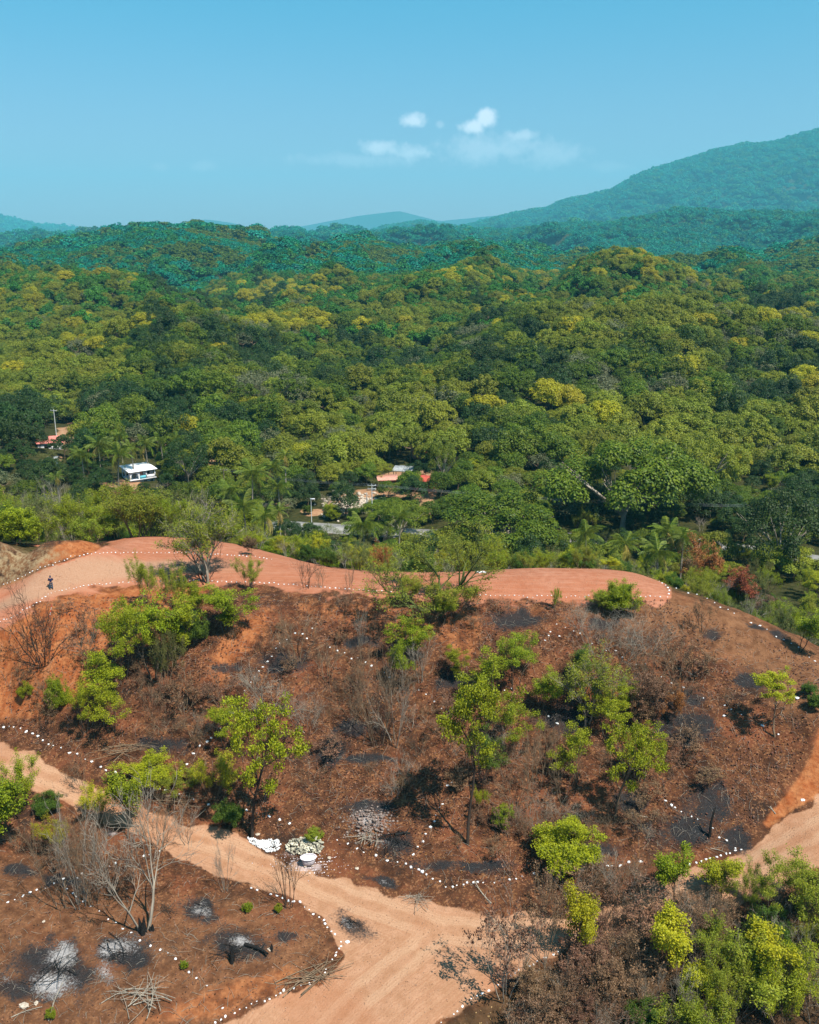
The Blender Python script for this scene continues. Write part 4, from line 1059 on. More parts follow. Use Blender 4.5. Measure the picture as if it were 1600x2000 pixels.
def palm(px, py, rpx, label, zc=11.0, group=None):
    d = ray(px, py); tt = (zc - CAMZ) / d[2]; x, y = d[0] * tt, d[1] * tt; z = float(H(x, y)); h = zc - z
    if h < 3: h = 3.0
    r = rpx * tt / FPX
    o = thing('coconut_palm', label, 'palm tree', (x, y, z), prng.random() * 6.28, None, group)
    lean = Vector((prng.uniform(-.6, .6), prng.uniform(-.6, .6), 0))
    pts = [(0, 0, -.3), (lean.x * .2, lean.y * .2, h * .35), (lean.x * .6, lean.y * .6, h * .7), (lean.x, lean.y, h)]
    link('trunk', tubes_mesh('palm_trunk', [(pts, [.24, .17, .15, .14])], M['bark_grey'], 7), o)
    nf = 19
    for k in range(nf):
        old = k in (3, 11, 16)
        f = link('frond', FR[3] if old else FR[k % 3], o, (lean.x, lean.y, h - .05))
        el = R(58 - 78 * (k / nf)) if not old else R(-38)
        s = r * prng.uniform(.9, 1.15)
        f.rotation_euler = Euler((prng.uniform(-.3, .3), -el, k * 2.39996 + prng.uniform(-.2, .2)), 'XYZ'); f.scale = (s, s, s)
    return o
PALMS = [(160, 888, 28, 'coconut palm, leftmost of the cluster left of the white house'), (192, 872, 34, 'tall dark-centred coconut palm, second from the left in the cluster beside the white house'),
 (226, 886, 34, 'coconut palm with spreading fronds just left of the white house'), (258, 876, 24, 'coconut palm rising behind the white roof'), (286, 868, 28, 'coconut palm right behind the white house roof'),
 (316, 860, 22, 'coconut palm at the foot of the hill, right of the white house'), (346, 858, 24, 'rightmost coconut palm of the row behind the white house'), (235, 852, 20, 'small coconut palm by the bare bank above the white house'),
 (112, 930, 18, 'small coconut palm in the bushes below the pale blue hut'), (490, 928, 38, 'coconut palm with long drooping fronds, upper left of the palm grove by the road'), (528, 915, 32, 'coconut palm at the back of the grove by the road'), (546, 950, 30, 'coconut palm on the right of the grove by the road'),
 (452, 960, 30, 'coconut palm on the left of the grove by the road'), (480, 990, 42, 'large dark coconut palm at the front of the grove by the road'), (512, 1008, 34, 'coconut palm with hanging fronds at the right front of the grove'), (548, 1000, 24, 'small coconut palm beside the dirt edge of the road'), (556, 890, 22, 'coconut palm on the slope above the grove'),
 (712, 1026, 42, 'big coconut palm below the pole pair, just behind the dirt shelf'), (778, 1008, 30, 'coconut palm among the round bushes below the red house'),
 (1150, 1042, 38, 'coconut palm left of the three at the right end of the dirt shelf'), (1222, 1062, 38, 'coconut palm in the middle behind the right end of the dirt shelf'), (1288, 1082, 44, 'coconut palm with yellowing fronds closest to the right end of the dirt shelf'), (1302, 1040, 40, 'dark coconut palm behind the yellowing one'), (1336, 1052, 30, 'coconut palm next to the paved road on the right')]
for q in PALMS: palm(q[0], q[1], q[2], q[3], 10.5 if q[1] > 900 else 12.0)

# ------------------------------------------------------------------ valley trees and shrubs
KEEP = [(236,302,888,940,250),(72,124,850,880,260),(740,848,912,962,215),(714,732,944,1000,190),(600,618,972,1028,180),(640,745,958,1006,190),(812,856,948,1016,190),(1338,1462,1050,1082,165),(1570,1640,1078,1096,150),(540,622,1016,1034,180),(500,585,984,998,190),
        (800,842,878,892,240),(140,215,820,870,245),(1236,1278,1044,1062,165),(100,122,800,860,250)] + [(q[0] - q[2] * .8, q[0] + q[2] * .8, q[1] - q[2] * .7, q[1] + q[2] * .6, None) for q in PALMS]
def sight(x, y, z, h, r):
    """shorten a plant that would hide one of the houses, palms or roads the photograph shows"""
    for _ in range(6):
        px, pt = project(x, y, z + h); _, pb = project(x, y, z); rr = r * FPX / y
        bad = False
        for a, b, c, d, Y in KEEP:
            if Y is None:
                dd = ray((a + b) / 2, (c + d) / 2); Y = dd[1] * (10.5 - CAMZ) / dd[2]
            if y < Y - 2 and px + rr > a and px - rr < b and pt < d and pb > c: bad = True; break
        if not bad: return h, r
        h *= .7; r *= .85
        if h < 1.3: return 0, 0
    return 0, 0
VL = {'green': 'rounded green tree', 'dark': 'dark green dense tree', 'olive': 'olive-green tree', 'yellow': 'yellow-leaved tree', 'grey': 'thin grey-green tree'}
def where_near(px): return ' on the valley floor ' + ('around the white house' if px < 370 else 'around the palm grove' if px < 620 else 'around the red house' if px < 900 else 'around the huge spreading tree' if px < 1340 else 'beside the paved road at the right')
xs = []
rv = np.random.default_rng(77)
X, Y, Zz = grid_points(118, VALLEY_END, 6.0, seed=15, umax=.5)
px_, py_ = project(X, Y, Zz)
rdist = np.full(X.shape, 1e9)
for p in RPs: rdist = np.minimum(rdist, np.hypot(X - p.x, Y - p.y))
hides = ell(px_, py_, [(262,922,40,22,0),(830,975,20,32,5),(768,962,22,8,0),(690,985,46,16,-10),(100,898,18,8,0)], spread=.1) > .3
nt = ns = 0
for i in range(len(X)):
    if px_[i] < -40 or px_[i] > 1640 or rdist[i] < 5.2 or hides[i] or Zz[i] > 19.2: continue
    d = 60 - Zz[i]
    leftback = px_[i] < 520 and Y[i] < 200
    r = rv.uniform(2.3, 4.3)
    if leftback or (Y[i] < 160) or rv.random() < .28:
        kind = ['feathery', 'feathery', 'leafy', 'bush', 'bare'][int(rv.integers(0, 5))]
        leaf = {'feathery': ['leaf_lime', 'leaf_bright', 'leaf_lime', 'leaf_olive'][int(rv.integers(0, 4))], 'leafy': ['leaf_bright', 'leaf_yellow', 'leaf_lime'][int(rv.integers(0, 3))], 'bush': ['leaf_green', 'leaf_bright', 'leaf_green'][int(rv.integers(0, 3))], 'bare': None}[kind]
        h = rv.uniform(4.5, 8.5) if leftback else rv.uniform(2.8, 6.0)
        if kind == 'bush': h *= .75
        w = h * rv.uniform(.8, 1.25)
        h, w2 = sight(X[i], Y[i], Zz[i], h, w / 2)
        if not h: continue
        desc = {'feathery': 'feathery pale green', 'leafy': 'loose leafy', 'bush': 'dense green', 'bare': 'leafless grey'}[kind]
        tone = {'leaf_lime': 'lime', 'leaf_bright': 'bright green', 'leaf_olive': 'olive', 'leaf_yellow': 'yellow-green', 'leaf_green': 'deep green', None: 'twiggy'}[leaf]
        where = 'behind the left end of the dirt shelf' if px_[i] < 520 else ('behind the middle of the dirt shelf' if px_[i] < 1000 else ('behind the right end of the dirt shelf' if px_[i] < 1330 else 'below the right shoulder of the ridge'))
        plant(kind, 'valley_shrub', (X[i], Y[i], Zz[i]), h, f'{desc} {tone} shrub {where}', 'shrub', w2 * 2, leaf, group='shrubs on the back slope and valley floor'); ns += 1
    else:
        a = fbm(X[i] / 25, Y[i] / 25, 9, 2) + rv.normal(0, .25)
        key = 'dark' if a < -.12 else ('olive' if a > .3 else 'green')
        if rv.random() < .05: key = 'grey'
        hs_ = rv.uniform(.9, 1.2); h, r = sight(X[i], Y[i], Zz[i], r * hs_ * 1.9, r)
        if not h: continue
        cm, tm = FK[key][int(rv.integers(0, 2))]
        o = thing('valley_tree', VL[key] + where_near(px_[i]), 'tree', (X[i], Y[i], Zz[i]), rv.uniform(0, 6.28), (r, r, h / 1.9), 'trees on the valley floor'); nt += 1
        link('trunk', tm, o); link('crown', cm, o)
print('valley', nt, ns)
# the large trees that stand out
def big_tree(px, py, wpx, hpx, label, mat, seed, clumps=46, per=70, flat=.42, base=.35, tmin=130, limbs=8, trunk='bark_grey'):
    p = hit(px, py, tmin); r = px2w(wpx, p) / 2; h = px2m(hpx, p)
    o = thing('spreading_tree', label, 'tree', p, seed, (r, r, h))
    cm = blob_crown('crown', seed, clumps, per * 6, .017, M[mat], flat * .8, .55, (.13, .26), 1.1)
    link('crown', cm, o)
    rng = random.Random(seed); paths = [([(0, 0, -.05), (.01, 0, .2), (.02, .02, .35)], [.05, .035, .03])]
    for i in range(limbs):
        a = i * 6.283 / limbs + rng.random() * .5; s = (.01, .01, .15 + .02 * i)
        e = (math.cos(a) * rng.uniform(.5, .8), math.sin(a) * rng.uniform(.5, .8), rng.uniform(.5, .75)); m = (e[0] * .4, e[1] * .4, (s[2] + e[2]) / 2 - .03)
        paths.append(([s, m, e], [.022, .015, .006]))
        for k in range(2):
            e2 = (e[0] + rng.uniform(-.2, .2), e[1] + rng.uniform(-.2, .2), e[2] + .12); paths.append(([m, ((m[0] + e2[0]) / 2, (m[1] + e2[1]) / 2, (m[2] + e2[2]) / 2), e2], [.012, .008, .004]))
    link('trunk', tubes_mesh('trunk', paths, M[trunk], 4), o)
    return o
big_tree(1215, 1040, 290, 165, 'huge spreading green tree with visible grey limbs, behind the palms on the right', 'crown_green', 51, 60, 70)
big_tree(980, 1075, 260, 105, 'broad flat-topped feathery green tree left of the huge spreading tree', 'crown_green', 52, 54, 70, flat=.35)
big_tree(1520, 1112, 190, 130, 'dark rounded tree in front of the paved road at the right side', 'crown_dark', 53, 44, 70, flat=.55)
big_tree(865, 950, 70, 85, 'tall olive-green tree just right of the red house', 'crown_olive', 54, 26, 50, flat=.5)
big_tree(368, 948, 92, 80, 'dark glossy rounded tree right of the white house', 'crown_dark', 55, 34, 60, flat=.6)
big_tree(782, 1052, 110, 66, 'dense round bright green tree below the red house', 'crown_green', 56, 34, 70, flat=.55)
big_tree(1380, 960, 130, 100, 'tall yellow-green tree on the slope above the paved road', 'crown_olive', 57, 34, 60, flat=.5)
big_tree(560, 1075, 70, 55, 'rounded dark green tree just behind the shelf, right of the grove', 'crown_dark', 58, 28, 60)
# ------------------------------------------------------------------ plants of the slope and the foreground
# kind, foot px, foot py, height px, width px, label, options
S = 'shrub'; T = 'tree'
PLANTS = [
 ('tangle', 82, 1295, 150, 190, 'wide dark leafless shrub with many stems, on the orange slope below the person', S, dict(bark='bark_dark')),
 ('bare', 88, 1297, 120, 110, 'smaller leafless shrub growing out of the same spot as the wide dark one', S, dict(bark='bark_dark')),
 ('dry', 178, 1255, 92, 60, 'thin shrub with a few brown leaves, on the orange slope right of the person', S, {}),
 ('dry', 120, 1195, 30, 50, 'low dry brown shrub at the shelf edge just below the person', S, {}),
 ('tangle', 168, 1275, 60, 90, 'low grey-green thicket of twigs right of the wide dark shrub', S, {}),
 ('feathery', 283, 1190, 100, 62, 'slender upright yellow-green shrub standing against the pink dirt shelf', S, dict(leaf='leaf_lime')),
 ('leafy', 240, 1330, 150, 120, 'bright green tree at the left side of the big green clump', T, {}),
 ('leafy', 300, 1330, 160, 140, 'bright green tree in the middle of the big green clump', T, {}),
 ('leafy', 345, 1290, 120, 100, 'bright green tree at the right side of the big green clump', T, {}),
 ('leafy', 220, 1370, 100, 100, 'lower bright green tree at the foot of the big green clump', T, {}),
 ('feathery', 325, 1345, 110, 80, 'grey-green twiggy shrub at the right foot of the big green clump', S, dict(leaf='leaf_olive')),
 ('feathery', 262, 1240, 60, 60, 'yellow-green shrub on top of the big green clump', S, dict(leaf='leaf_yellow')),
 ('leafy', 165, 1440, 100, 80, 'bright green bushy tree just above the lower left row of stones', T, {}),
 ('leafy', 225, 1430, 95, 100, 'spreading bright green tree right of the one above the lower left stones', T, {}),
 ('bush', 112, 1392, 62, 34, 'small upright green bush on the left slope', S, dict(leaf='leaf_bright')),
 ('bush', 50, 1368, 34, 30, 'tiny green bush near the left side, on orange soil', S, dict(leaf='leaf_bright')),
 ('feathery', 345, 1195, 90, 60, 'yellow-green shrub in front of the shelf, left of the grey feathery tree', S, dict(leaf='leaf_lime')),
 ('haze_tree', 404, 1138, 160, 170, 'tall feathery grey-green tree with bare lower limbs at the shelf edge', T, {}),
 ('bare', 400, 1140, 90, 120, 'leafless shrub around the foot of the feathery grey-green tree', S, dict(bark='bark_dark')),
 ('leafy', 440, 1232, 88, 110, 'green bush below the feathery grey-green tree', S, {}),
 ('leafy', 395, 1200, 62, 80, 'low yellow-green bush left below the feathery grey-green tree', S, {}),
 ('feathery', 482, 1152, 64, 62, 'pale lime shrub on the shelf edge right of the feathery grey-green tree', S, {}),
 ('bush', 372, 1250, 60, 60, 'dark green bush under the yellow-green ones in the middle left', S, {}),
 ('bare', 598, 1150, 60, 62, 'small leafless brown shrub on the edge of the pink shelf, left one', S, dict(bark='bark_dark')),
 ('bare', 626, 1148, 44, 30, 'thin leafless shrub on the edge of the pink shelf, beside the left one', S, dict(bark='bark_tan')),
 ('bare', 683, 1158, 50, 18, 'single thin leafless sapling on the shelf edge', S, dict(bark='bark_tan')),
 ('bare', 728, 1160, 48, 40, 'thin leafless shrub on the shelf edge left of the spreading tree', S, dict(bark='bark_tan')),
 ('bare', 580, 1298, 96, 125, 'fan-shaped leafless golden-grey shrub in the middle left of the slope', S, dict(bark='bark_tan')),
 ('bare', 705, 1262, 72, 24, 'thin tall leafless sapling above the dark burnt strip', S, {}),
 ('bare_tree', 530, 1425, 130, 185, 'wide pale grey leafless tree in the left middle of the slope', T, {}),
 ('tangle', 600, 1420, 80, 110, 'pale tangled leafless shrub right of the wide grey tree', S, {}),
 ('layered', 492, 1638, 250, 205, 'tallest bright green tree with layered crown, behind the heap of white stones', T, dict(rz=1.2, bark='bark_dark')),
 ('leafy', 440, 1455, 80, 100, 'bright green crown at the upper left behind the tallest green tree', T, {}),
 ('feathery', 300, 1532, 44, 120, 'low spreading yellow-green shrub beside the left road', S, dict(leaf='leaf_yellow')),
 ('feathery', 350, 1545, 40, 90, 'second low yellow-green shrub beside the left road', S, dict(leaf='leaf_lime')),
 ('feathery', 418, 1562, 86, 100, 'yellow-green feathery shrub left of the tallest green tree', S, dict(leaf='leaf_yellow')),
 ('bush', 446, 1610, 44, 60, 'low dark green bush at the road edge left of the white stones', S, {}),
 ('bare', 738, 1446, 185, 110, 'tall leafless many-stemmed shrub in the middle of the slope', S, dict(bark='bark_tan')),
 ('bare', 772, 1452, 165, 100, 'second tall leafless shrub, right beside the tall one in the middle', S, {}),
 ('tangle', 690, 1410, 100, 110, 'leafless brown thicket left of the two tall leafless shrubs', S, dict(bark='bark_tan')),
 ('bare', 640, 1330, 70, 80, 'leafless brown shrub above the middle of the slope', S, dict(bark='bark_tan')),
 ('spreading', 850, 1200, 170, 270, 'half-bare spreading tree with mossy trunk on the ridge above the slope', T, dict(rz=.4)),
 ('feathery', 800, 1180, 60, 60, 'lime shrub left of the mossy trunk', S, dict(leaf='leaf_lime')),
 ('feathery', 878, 1215, 80, 120, 'yellow-green shrub at the foot of the mossy trunk', S, dict(leaf='leaf_lime')),
 ('leafy', 862, 1225, 60, 70, 'bright green bush right of the mossy trunk', S, {}),
 ('leafy', 805, 1290, 85, 90, 'bright green crown left below the mossy trunk', T, {}),
 ('leafy', 765, 1335, 84, 74, 'bright green small tree left of the middle, below the shelf', T, {}),
 ('bare', 820, 1330, 90, 70, 'thin leafless shrub between the two small bright trees', S, {}),
 ('feathery', 1085, 1192, 46, 22, 'thin upright green sprout on the shelf edge', S, dict(leaf='leaf_bright')),
 ('bush', 1205, 1190, 52, 78, 'round bright green bush on the edge of the shelf at the right', S, dict(leaf='leaf_bright')),
 ('feathery', 1170, 1190, 34, 50, 'pale green twiggy shrub left of the round bright bush', S, dict(leaf='leaf_lime')),
 ('leafy', 1005, 1345, 100, 115, 'bright green tree at the top of the right green cluster', T, dict(leaf='leaf_bright')),
 ('leafy', 965, 1385, 110, 120, 'bright green tree in the middle of the right green cluster', T, {}),
 ('leafy', 888, 1330, 66, 50, 'small bright green crown at the left of the right cluster', T, {}),
 ('leafy', 1052, 1400, 90, 80, 'bright green tree right of the middle cluster', T, {}),
 ('layered', 915, 1650, 275, 100, 'slender tall tree with bare charred lower trunk and hanging green crown', T, dict(bark='bark_dark', rz=2.2)),
 ('leafy', 985, 1470, 100, 130, 'yellow-green tree with flat crown above the slender tall tree', T, dict(leaf='leaf_bright')),
 ('leafy', 940, 1530, 110, 90, 'green drooping crown left of the tan thicket', T, dict(leaf='leaf_green')),
 ('haze_tree', 1145, 1420, 140, 130, 'grey-green feathery half-bare tree in the right green cluster', T, {}),
 ('leafy', 1222, 1390, 60, 54, 'small bright green crown beside the rusty shrubs', T, {}),
 ('leafy', 1120, 1330, 70, 80, 'muted green small tree above the feathery half-bare one', T, dict(leaf='leaf_green')),
 ('leafy', 1190, 1450, 90, 110, 'bright green tree right of the feathery half-bare one', T, {}),
 ('layered', 1200, 1600, 185, 170, 'bright green tree with several pale stems on the right of the slope', T, dict(bark='bark_tan', rz=.6)),
 ('leafy', 1130, 1530, 110, 110, 'bright green crown left of the pale-stemmed tree', T, {}),
 ('leafy', 1255, 1530, 100, 80, 'bright green crown at the right end of the right cluster', T, {}),
 ('tangle', 1165, 1275, 95, 130, 'sprawling pale leafless shrub below the round bright bush', S, {}),
 ('tangle', 1215, 1290, 100, 150, 'sprawling pale grey leafless shrub, middle of three below the shelf', S, {}),
 ('tangle', 1268, 1270, 90, 120, 'sprawling pale leafless shrub, right of three below the shelf', S, {}),
 ('tangle', 1130, 1225, 50, 90, 'low leafless shrub just under the shelf edge at the right', S, {}),
 ('tangle', 1270, 1330, 80, 150, 'brown leafless thicket under the three pale shrubs', S, dict(bark='bark_tan')),
 ('rust', 1272, 1400, 95, 90, 'rusty red dried shrub on the right of the slope', S, dict(leaf='leaf_brown')),
 ('rust', 1310, 1410, 70, 50, 'small rusty red shrub right of the bigger rusty one', S, dict(leaf='leaf_rust')),
 ('rust', 1240, 1420, 60, 60, 'dull red dried shrub left of the bigger rusty one', S, dict(leaf='leaf_brown')),
 ('dry', 1320, 1345, 110, 120, 'brown dried thicket at the upper right of the slope', S, {}),
 ('dry', 1362, 1330, 90, 90, 'dark dried thicket below the dark upright shrub', S, dict(bark='bark_dark')),
 ('dry', 1370, 1235, 80, 48, 'dark upright dried shrub on the right shoulder of the ridge', S, dict(bark='bark_dark')),
 ('tangle', 1005, 1585, 120, 120, 'tan leafless thicket in the lower middle right of the slope', S, dict(bark='bark_tan')),
 ('tangle', 960, 1500, 90, 120, 'tan leafless shrub above the tan thicket', S, dict(bark='bark_grey')),
 ('bare', 1045, 1540, 130, 110, 'tall tan leafless shrub left of the pale-stemmed tree', S, dict(bark='bark_tan')),
 ('bare', 1100, 1570, 110, 90, 'leafless tan shrub under the right green cluster', S, dict(bark='bark_tan')),
 ('tangle', 1060, 1620, 70, 130, 'low leafless tangle of branches under the tall tan shrub', S, {}),
 ('dry', 1290, 1545, 62, 66, 'orange-brown dried shrub right of the right cluster', S, dict(leaf='leaf_brown')),
 ('dry', 1325, 1500, 50, 60, 'olive-brown dried shrub above the charred post', S, {}),
 ('dry', 990, 1640, 60, 70, 'low brown shrub below the tan thicket', S, {}),
 ('layered', 1514, 1440, 110, 100, 'yellow-green tree with thin leaning stem on the right side of the slope', T, dict(leaf='leaf_yellow', bark='bark_tan')),
 ('bush', 1578, 1356, 24, 30, 'small dark green bush near the right side of the ridge', S, {}),
 ('bush', 1590, 1385, 28, 30, 'small dark green bush above the orange cut', S, {}),
 ('bush', 1110, 1695, 70, 130, 'low spreading bright green bush behind the lower row of stones', S, dict(leaf='leaf_bright')),
 ('bush', 980, 1612, 36, 44, 'small bright green bush at the foot of the tan thicket', S, dict(leaf='leaf_bright')),
 ('feathery', 937, 1592, 50, 34, 'small green shrub beside the slender tall tree', S, dict(leaf='leaf_bright')),
 ('dry', 690, 1350, 60, 80, 'brown dried shrub in the middle left of the slope', S, {}),
 ('dry', 360, 1390, 90, 90, 'reddish brown dried shrub right of the big green clump', S, dict(leaf='leaf_brown')),
 ('tangle', 320, 1430, 60, 110, 'tangled branches above the burnt strip on the left', S, dict(bark='bark_tan')),
 ('dry', 430, 1380, 70, 90, 'reddish dried shrub left of the wide grey tree', S, {}),
 ('dry', 85, 1425, 60, 80, 'dark red-brown dried shrub above the lower left row of stones', S, dict(bark='bark_dark')),
 ('dry', 640, 1480, 50, 80, 'low brown shrub left of the tall leafless shrubs', S, {}),
 ('dry', 870, 1450, 60, 70, 'low brown shrub left of the green drooping crown', S, {}),
 ('tangle', 610, 1530, 40, 90, 'low leafless tangle right of the tallest green tree', S, dict(bark='bark_tan')),
 # behind the right shoulder
 ('rust', 1385, 1160, 112, 100, 'tall orange-leaved dried tree behind the right end of the shelf', T, dict(leaf='leaf_rust')),
 ('rust', 1350, 1140, 60, 60, 'smaller orange-brown dried shrub beside the tall orange one', S, dict(leaf='leaf_brown')),
 ('rust', 1452, 1186, 76, 76, 'second orange dried tree, farther right behind the shoulder', T, dict(leaf='leaf_rust')),
 ('rust', 1490, 1205, 50, 60, 'orange and green shrub right of the second orange tree', S, dict(leaf='leaf_brown')),
 ('leafy', 1562, 1272, 80, 90, 'bright green tree with dark trunk on the right shoulder', T, dict(bark='bark_dark')),
 ('rust', 738, 1118, 56, 50, 'orange-red dried shrub behind the pink shelf', S, dict(leaf='leaf_rust')),
 ('rust', 262, 1048, 96, 80, 'reddish-orange and green shrub behind the left part of the shelf', T, dict(leaf='leaf_rust')),
 ('rust', 490, 1083, 40, 40, 'small orange-tinged shrub behind the shelf', S, dict(leaf='leaf_brown')),
 ('bare', 1030, 1105, 66, 60, 'grey leafless shrub behind the shelf, before the big tree', S, {}),
 ('rust', 985, 1112, 26, 70, 'low orange-brown shrub on the back edge of the shelf', S, dict(leaf='leaf_pink')),
 ('bare', 470 - 352, 1046, 120, 70, 'pale-stemmed leafless small tree behind the left bank', S, {}),
 ('bare', 60, 1046, 90, 60, 'pale leafless shrub behind the left bank', S, {}),
 # foreground, left
 ('feathery', 30, 1590, 110, 100, 'feathery green tree at the left, beside the lower road', T, dict(leaf='leaf_bright')),
 ('round', 25, 1648, 120, 100, 'yellow-green leafy tree at the left, before the lower road', T, dict(leaf='leaf_bright')),
 ('round', -12, 1640, 100, 90, 'yellow-green tree cut by the left side of the view', T, {}),
 ('bush', 95, 1590, 36, 54, 'low dark green bush beside the small ash patch', S, {}),
 ('feathery', 190, 1600, 60, 60, 'thin yellow-flecked shrub at the road edge, left of the round tree', S, dict(leaf='leaf_yellow')),
 ('round', 248, 1640, 112, 82, 'round bright green small tree standing at the edge of the lower road', T, dict(leaf='leaf_bright')),
 ('bare', 120, 1772, 170, 80, 'tall leafless tan shrub with clustered stems, left foreground', S, dict(bark='bark_tan')),
 ('bare', 158, 1772, 190, 110, 'tall leafless grey-stemmed shrub in the left foreground', S, dict(bark='bark_grey')),
 ('bare', 182, 1765, 130, 80, 'leafless tan shrub right of the tall grey-stemmed one', S, dict(bark='bark_tan')),
 ('feathery', 105, 1665, 60, 70, 'yellow-green low shrub left of the leafless stems', S, dict(leaf='leaf_yellow')),
 ('tangle', 190, 1700, 90, 150, 'tan thicket of fine twigs under the round green tree', S, dict(bark='bark_tan')),
 ('tangle', 120, 1680, 70, 100, 'tan twiggy thicket on the left', S, dict(bark='bark_tan')),
 ('bare_tree', 284, 1822, 240, 250, 'big leafless tree with charred black foot, left foreground', T, dict(rz=.3)),
 ('bare', 310, 1660, 90, 110, 'leafless brown shrub on the road edge behind the charred tree', S, dict(bark='bark_tan')),
 ('bare', 365, 1650, 70, 70, 'thin leafless shrub overhanging the lower road', S, {}),
 ('dry', 163, 1548, 78, 60, 'reddish thin shrub standing against the lower road', S, dict(leaf='leaf_brown')),
 ('bare', 440, 1742, 90, 34, 'thin grey sapling on the mound left of the road', S, {}),
 ('bare', 564, 1776, 130, 54, 'thin dark sapling beside the road in front of the limed tub', S, dict(bark='bark_dark')),
 ('bush', 485, 1782, 16, 20, 'tiny green tuft on the mound, left of two', S, dict(leaf='leaf_bright')),
 ('bush', 545, 1784, 14, 16, 'tiny green tuft on the mound near the thin dark sapling', S, dict(leaf='leaf_bright')),
 ('bush', 361, 1896, 14, 16, 'tiny green tuft beside the stones on the mound', S, dict(leaf='leaf_bright')),
 ('bush', 101, 1990, 16, 20, 'tiny green tuft at the foot of the forked stick', S, dict(leaf='leaf_bright')),
 ('bush', 612, 1640, 16, 34, 'small yellow-green weed on the gravel heap', S, dict(leaf='leaf_lime')),
 # foreground, right
 ('dry', 985, 1955, 225, 150, 'brown-leaved thin tree beside the lower road, right foreground', T, dict(bark='bark_grey')),
 ('dry', 1058, 1895, 170, 110, 'brown-leaved thin tree right of the first one, in front of the road', T, {}),
 ('round', 1125, 1872, 132, 76, 'narrow bright yellow-green tree in the right foreground', T, {}),
 ('dry', 1180, 1800, 90, 120, 'brown dried thicket behind the narrow yellow tree', S, {}),
 ('dry', 1240, 1800, 90, 130, 'greyish brown dried thicket in the band below the right road', S, {}),
 ('tangle', 1290, 1830, 80, 150, 'grey leafless tangle in the band below the right road', S, {}),
 ('dry', 1150, 1760, 60, 120, 'brown dried thicket by the low bright green bush', S, {}),
 ('round', 1315, 1775, 90, 84, 'green tree at the lower edge of the right road, left of two', T, dict(leaf='leaf_bright')),
 ('round', 1410, 1755, 70, 80, 'yellow-green round tree at the lower edge of the right road', T, {}),
 ('dry', 1390, 1830, 70, 110, 'brown dried shrub below the yellow-green round tree', S, {}),
 ('feathery', 1465, 1780, 80, 80, 'pale green feathery shrub below the right road', S, dict(leaf='leaf_lime')),
 ('leafy', 1530, 1800, 110, 120, 'bright green tree at the right, below the road', T, dict(leaf='leaf_lime')),
 ('feathery', 1590, 1830, 120, 130, 'bright green tree cut by the right side of the view', T, {}),
 ('bush', 1500, 1860, 70, 90, 'dense green bush under the bright trees at the right', S, {}),
 ('round', 1285, 1915, 108, 104, 'brightest yellow tree in the lower right foreground', T, {}),
 ('round', 1355, 1975, 80, 90, 'yellow tree below and right of the brightest one', T, {}),
 ('round', 1475, 1940, 100, 110, 'yellow-green tree in the lower right', T, {}),
 ('feathery', 1420, 1990, 100, 110, 'green tree at the bottom right', T, dict(leaf='leaf_lime')),
 ('leafy', 1560, 1960, 110, 110, 'green tree at the far bottom right', T, dict(leaf='leaf_bright')),
 ('feathery', 1520, 2010, 110, 120, 'feathery green shrub at the bottom right', S, dict(leaf='leaf_bright')),
 ('bare_tree', 1585, 2010, 130, 120, 'pale leafless shrub in the bottom right corner', S, {}),
 ('bare_tree', 1320, 2010, 110, 110, 'pale leafless shrub between the yellow trees at the bottom', S, {}),
 ('feathery', 1400, 1900, 80, 90, 'pale green shrub between the yellow trees', S, dict(leaf='leaf_lime')),
 ('feathery', 1370, 2050, 90, 110, 'feathery green shrub on the bottom edge of the view', S, dict(leaf='leaf_bright')),
 ('tangle', 1340, 1890, 70, 110, 'grey leafless tangle right of the brightest yellow tree', S, {}),
 ('rust', 1195, 1975, 90, 90, 'rusty shrub in the brown thicket of the lower right', S, dict(leaf='leaf_brown')),
 ('rust', 1120, 2010, 80, 80, 'rusty orange shrub on the bottom edge', S, dict(leaf='leaf_brown')),
 ('dry', 1050, 2010, 90, 120, 'brown dried shrub on the bottom edge, near the row of stones', S, {}),
 ('dry', 1130, 1935, 80, 110, 'brown dried shrub right of the stone row in the foreground', S, {}),
 ('dry', 1215, 1900, 90, 110, 'brown dried shrub between the narrow yellow tree and the brightest one', S, {}),
 ('tangle', 1160, 2020, 80, 130, 'grey leafless tangle on the bottom edge', S, {}),
 ('tangle', 1085, 1965, 70, 120, 'grey leafless tangle below the stone row', S, {}),
 ('tangle', 1240, 1995, 90, 130, 'grey tangle left of the bottom yellow tree', S, dict(bark='bark_tan')),
 ('bush', 1255, 2030, 60, 80, 'dark green bush on the bottom edge of the view', S, {}),
]
for kind, px, py, hp_, wp_, lab, cat, opt in PLANTS:
    p = hit(px, py)
    nm = {'bare': 'leafless_shrub', 'tangle': 'leafless_thicket', 'dry': 'dried_shrub', 'rust': 'rusty_shrub', 'bush': 'green_bush', 'feathery': 'feathery_shrub',
          'leafy': 'leafy_tree', 'layered': 'layered_tree', 'round': 'rounded_tree', 'bare_tree': 'leafless_tree', 'haze_tree': 'feathery_tree', 'spreading': 'half_bare_tree'}[kind]
    if cat == 'shrub': nm = nm.replace('_tree', '_bush')
    plant(kind, nm, p, px2m(hp_, p), lab, cat, px2w(wp_, p), **opt)
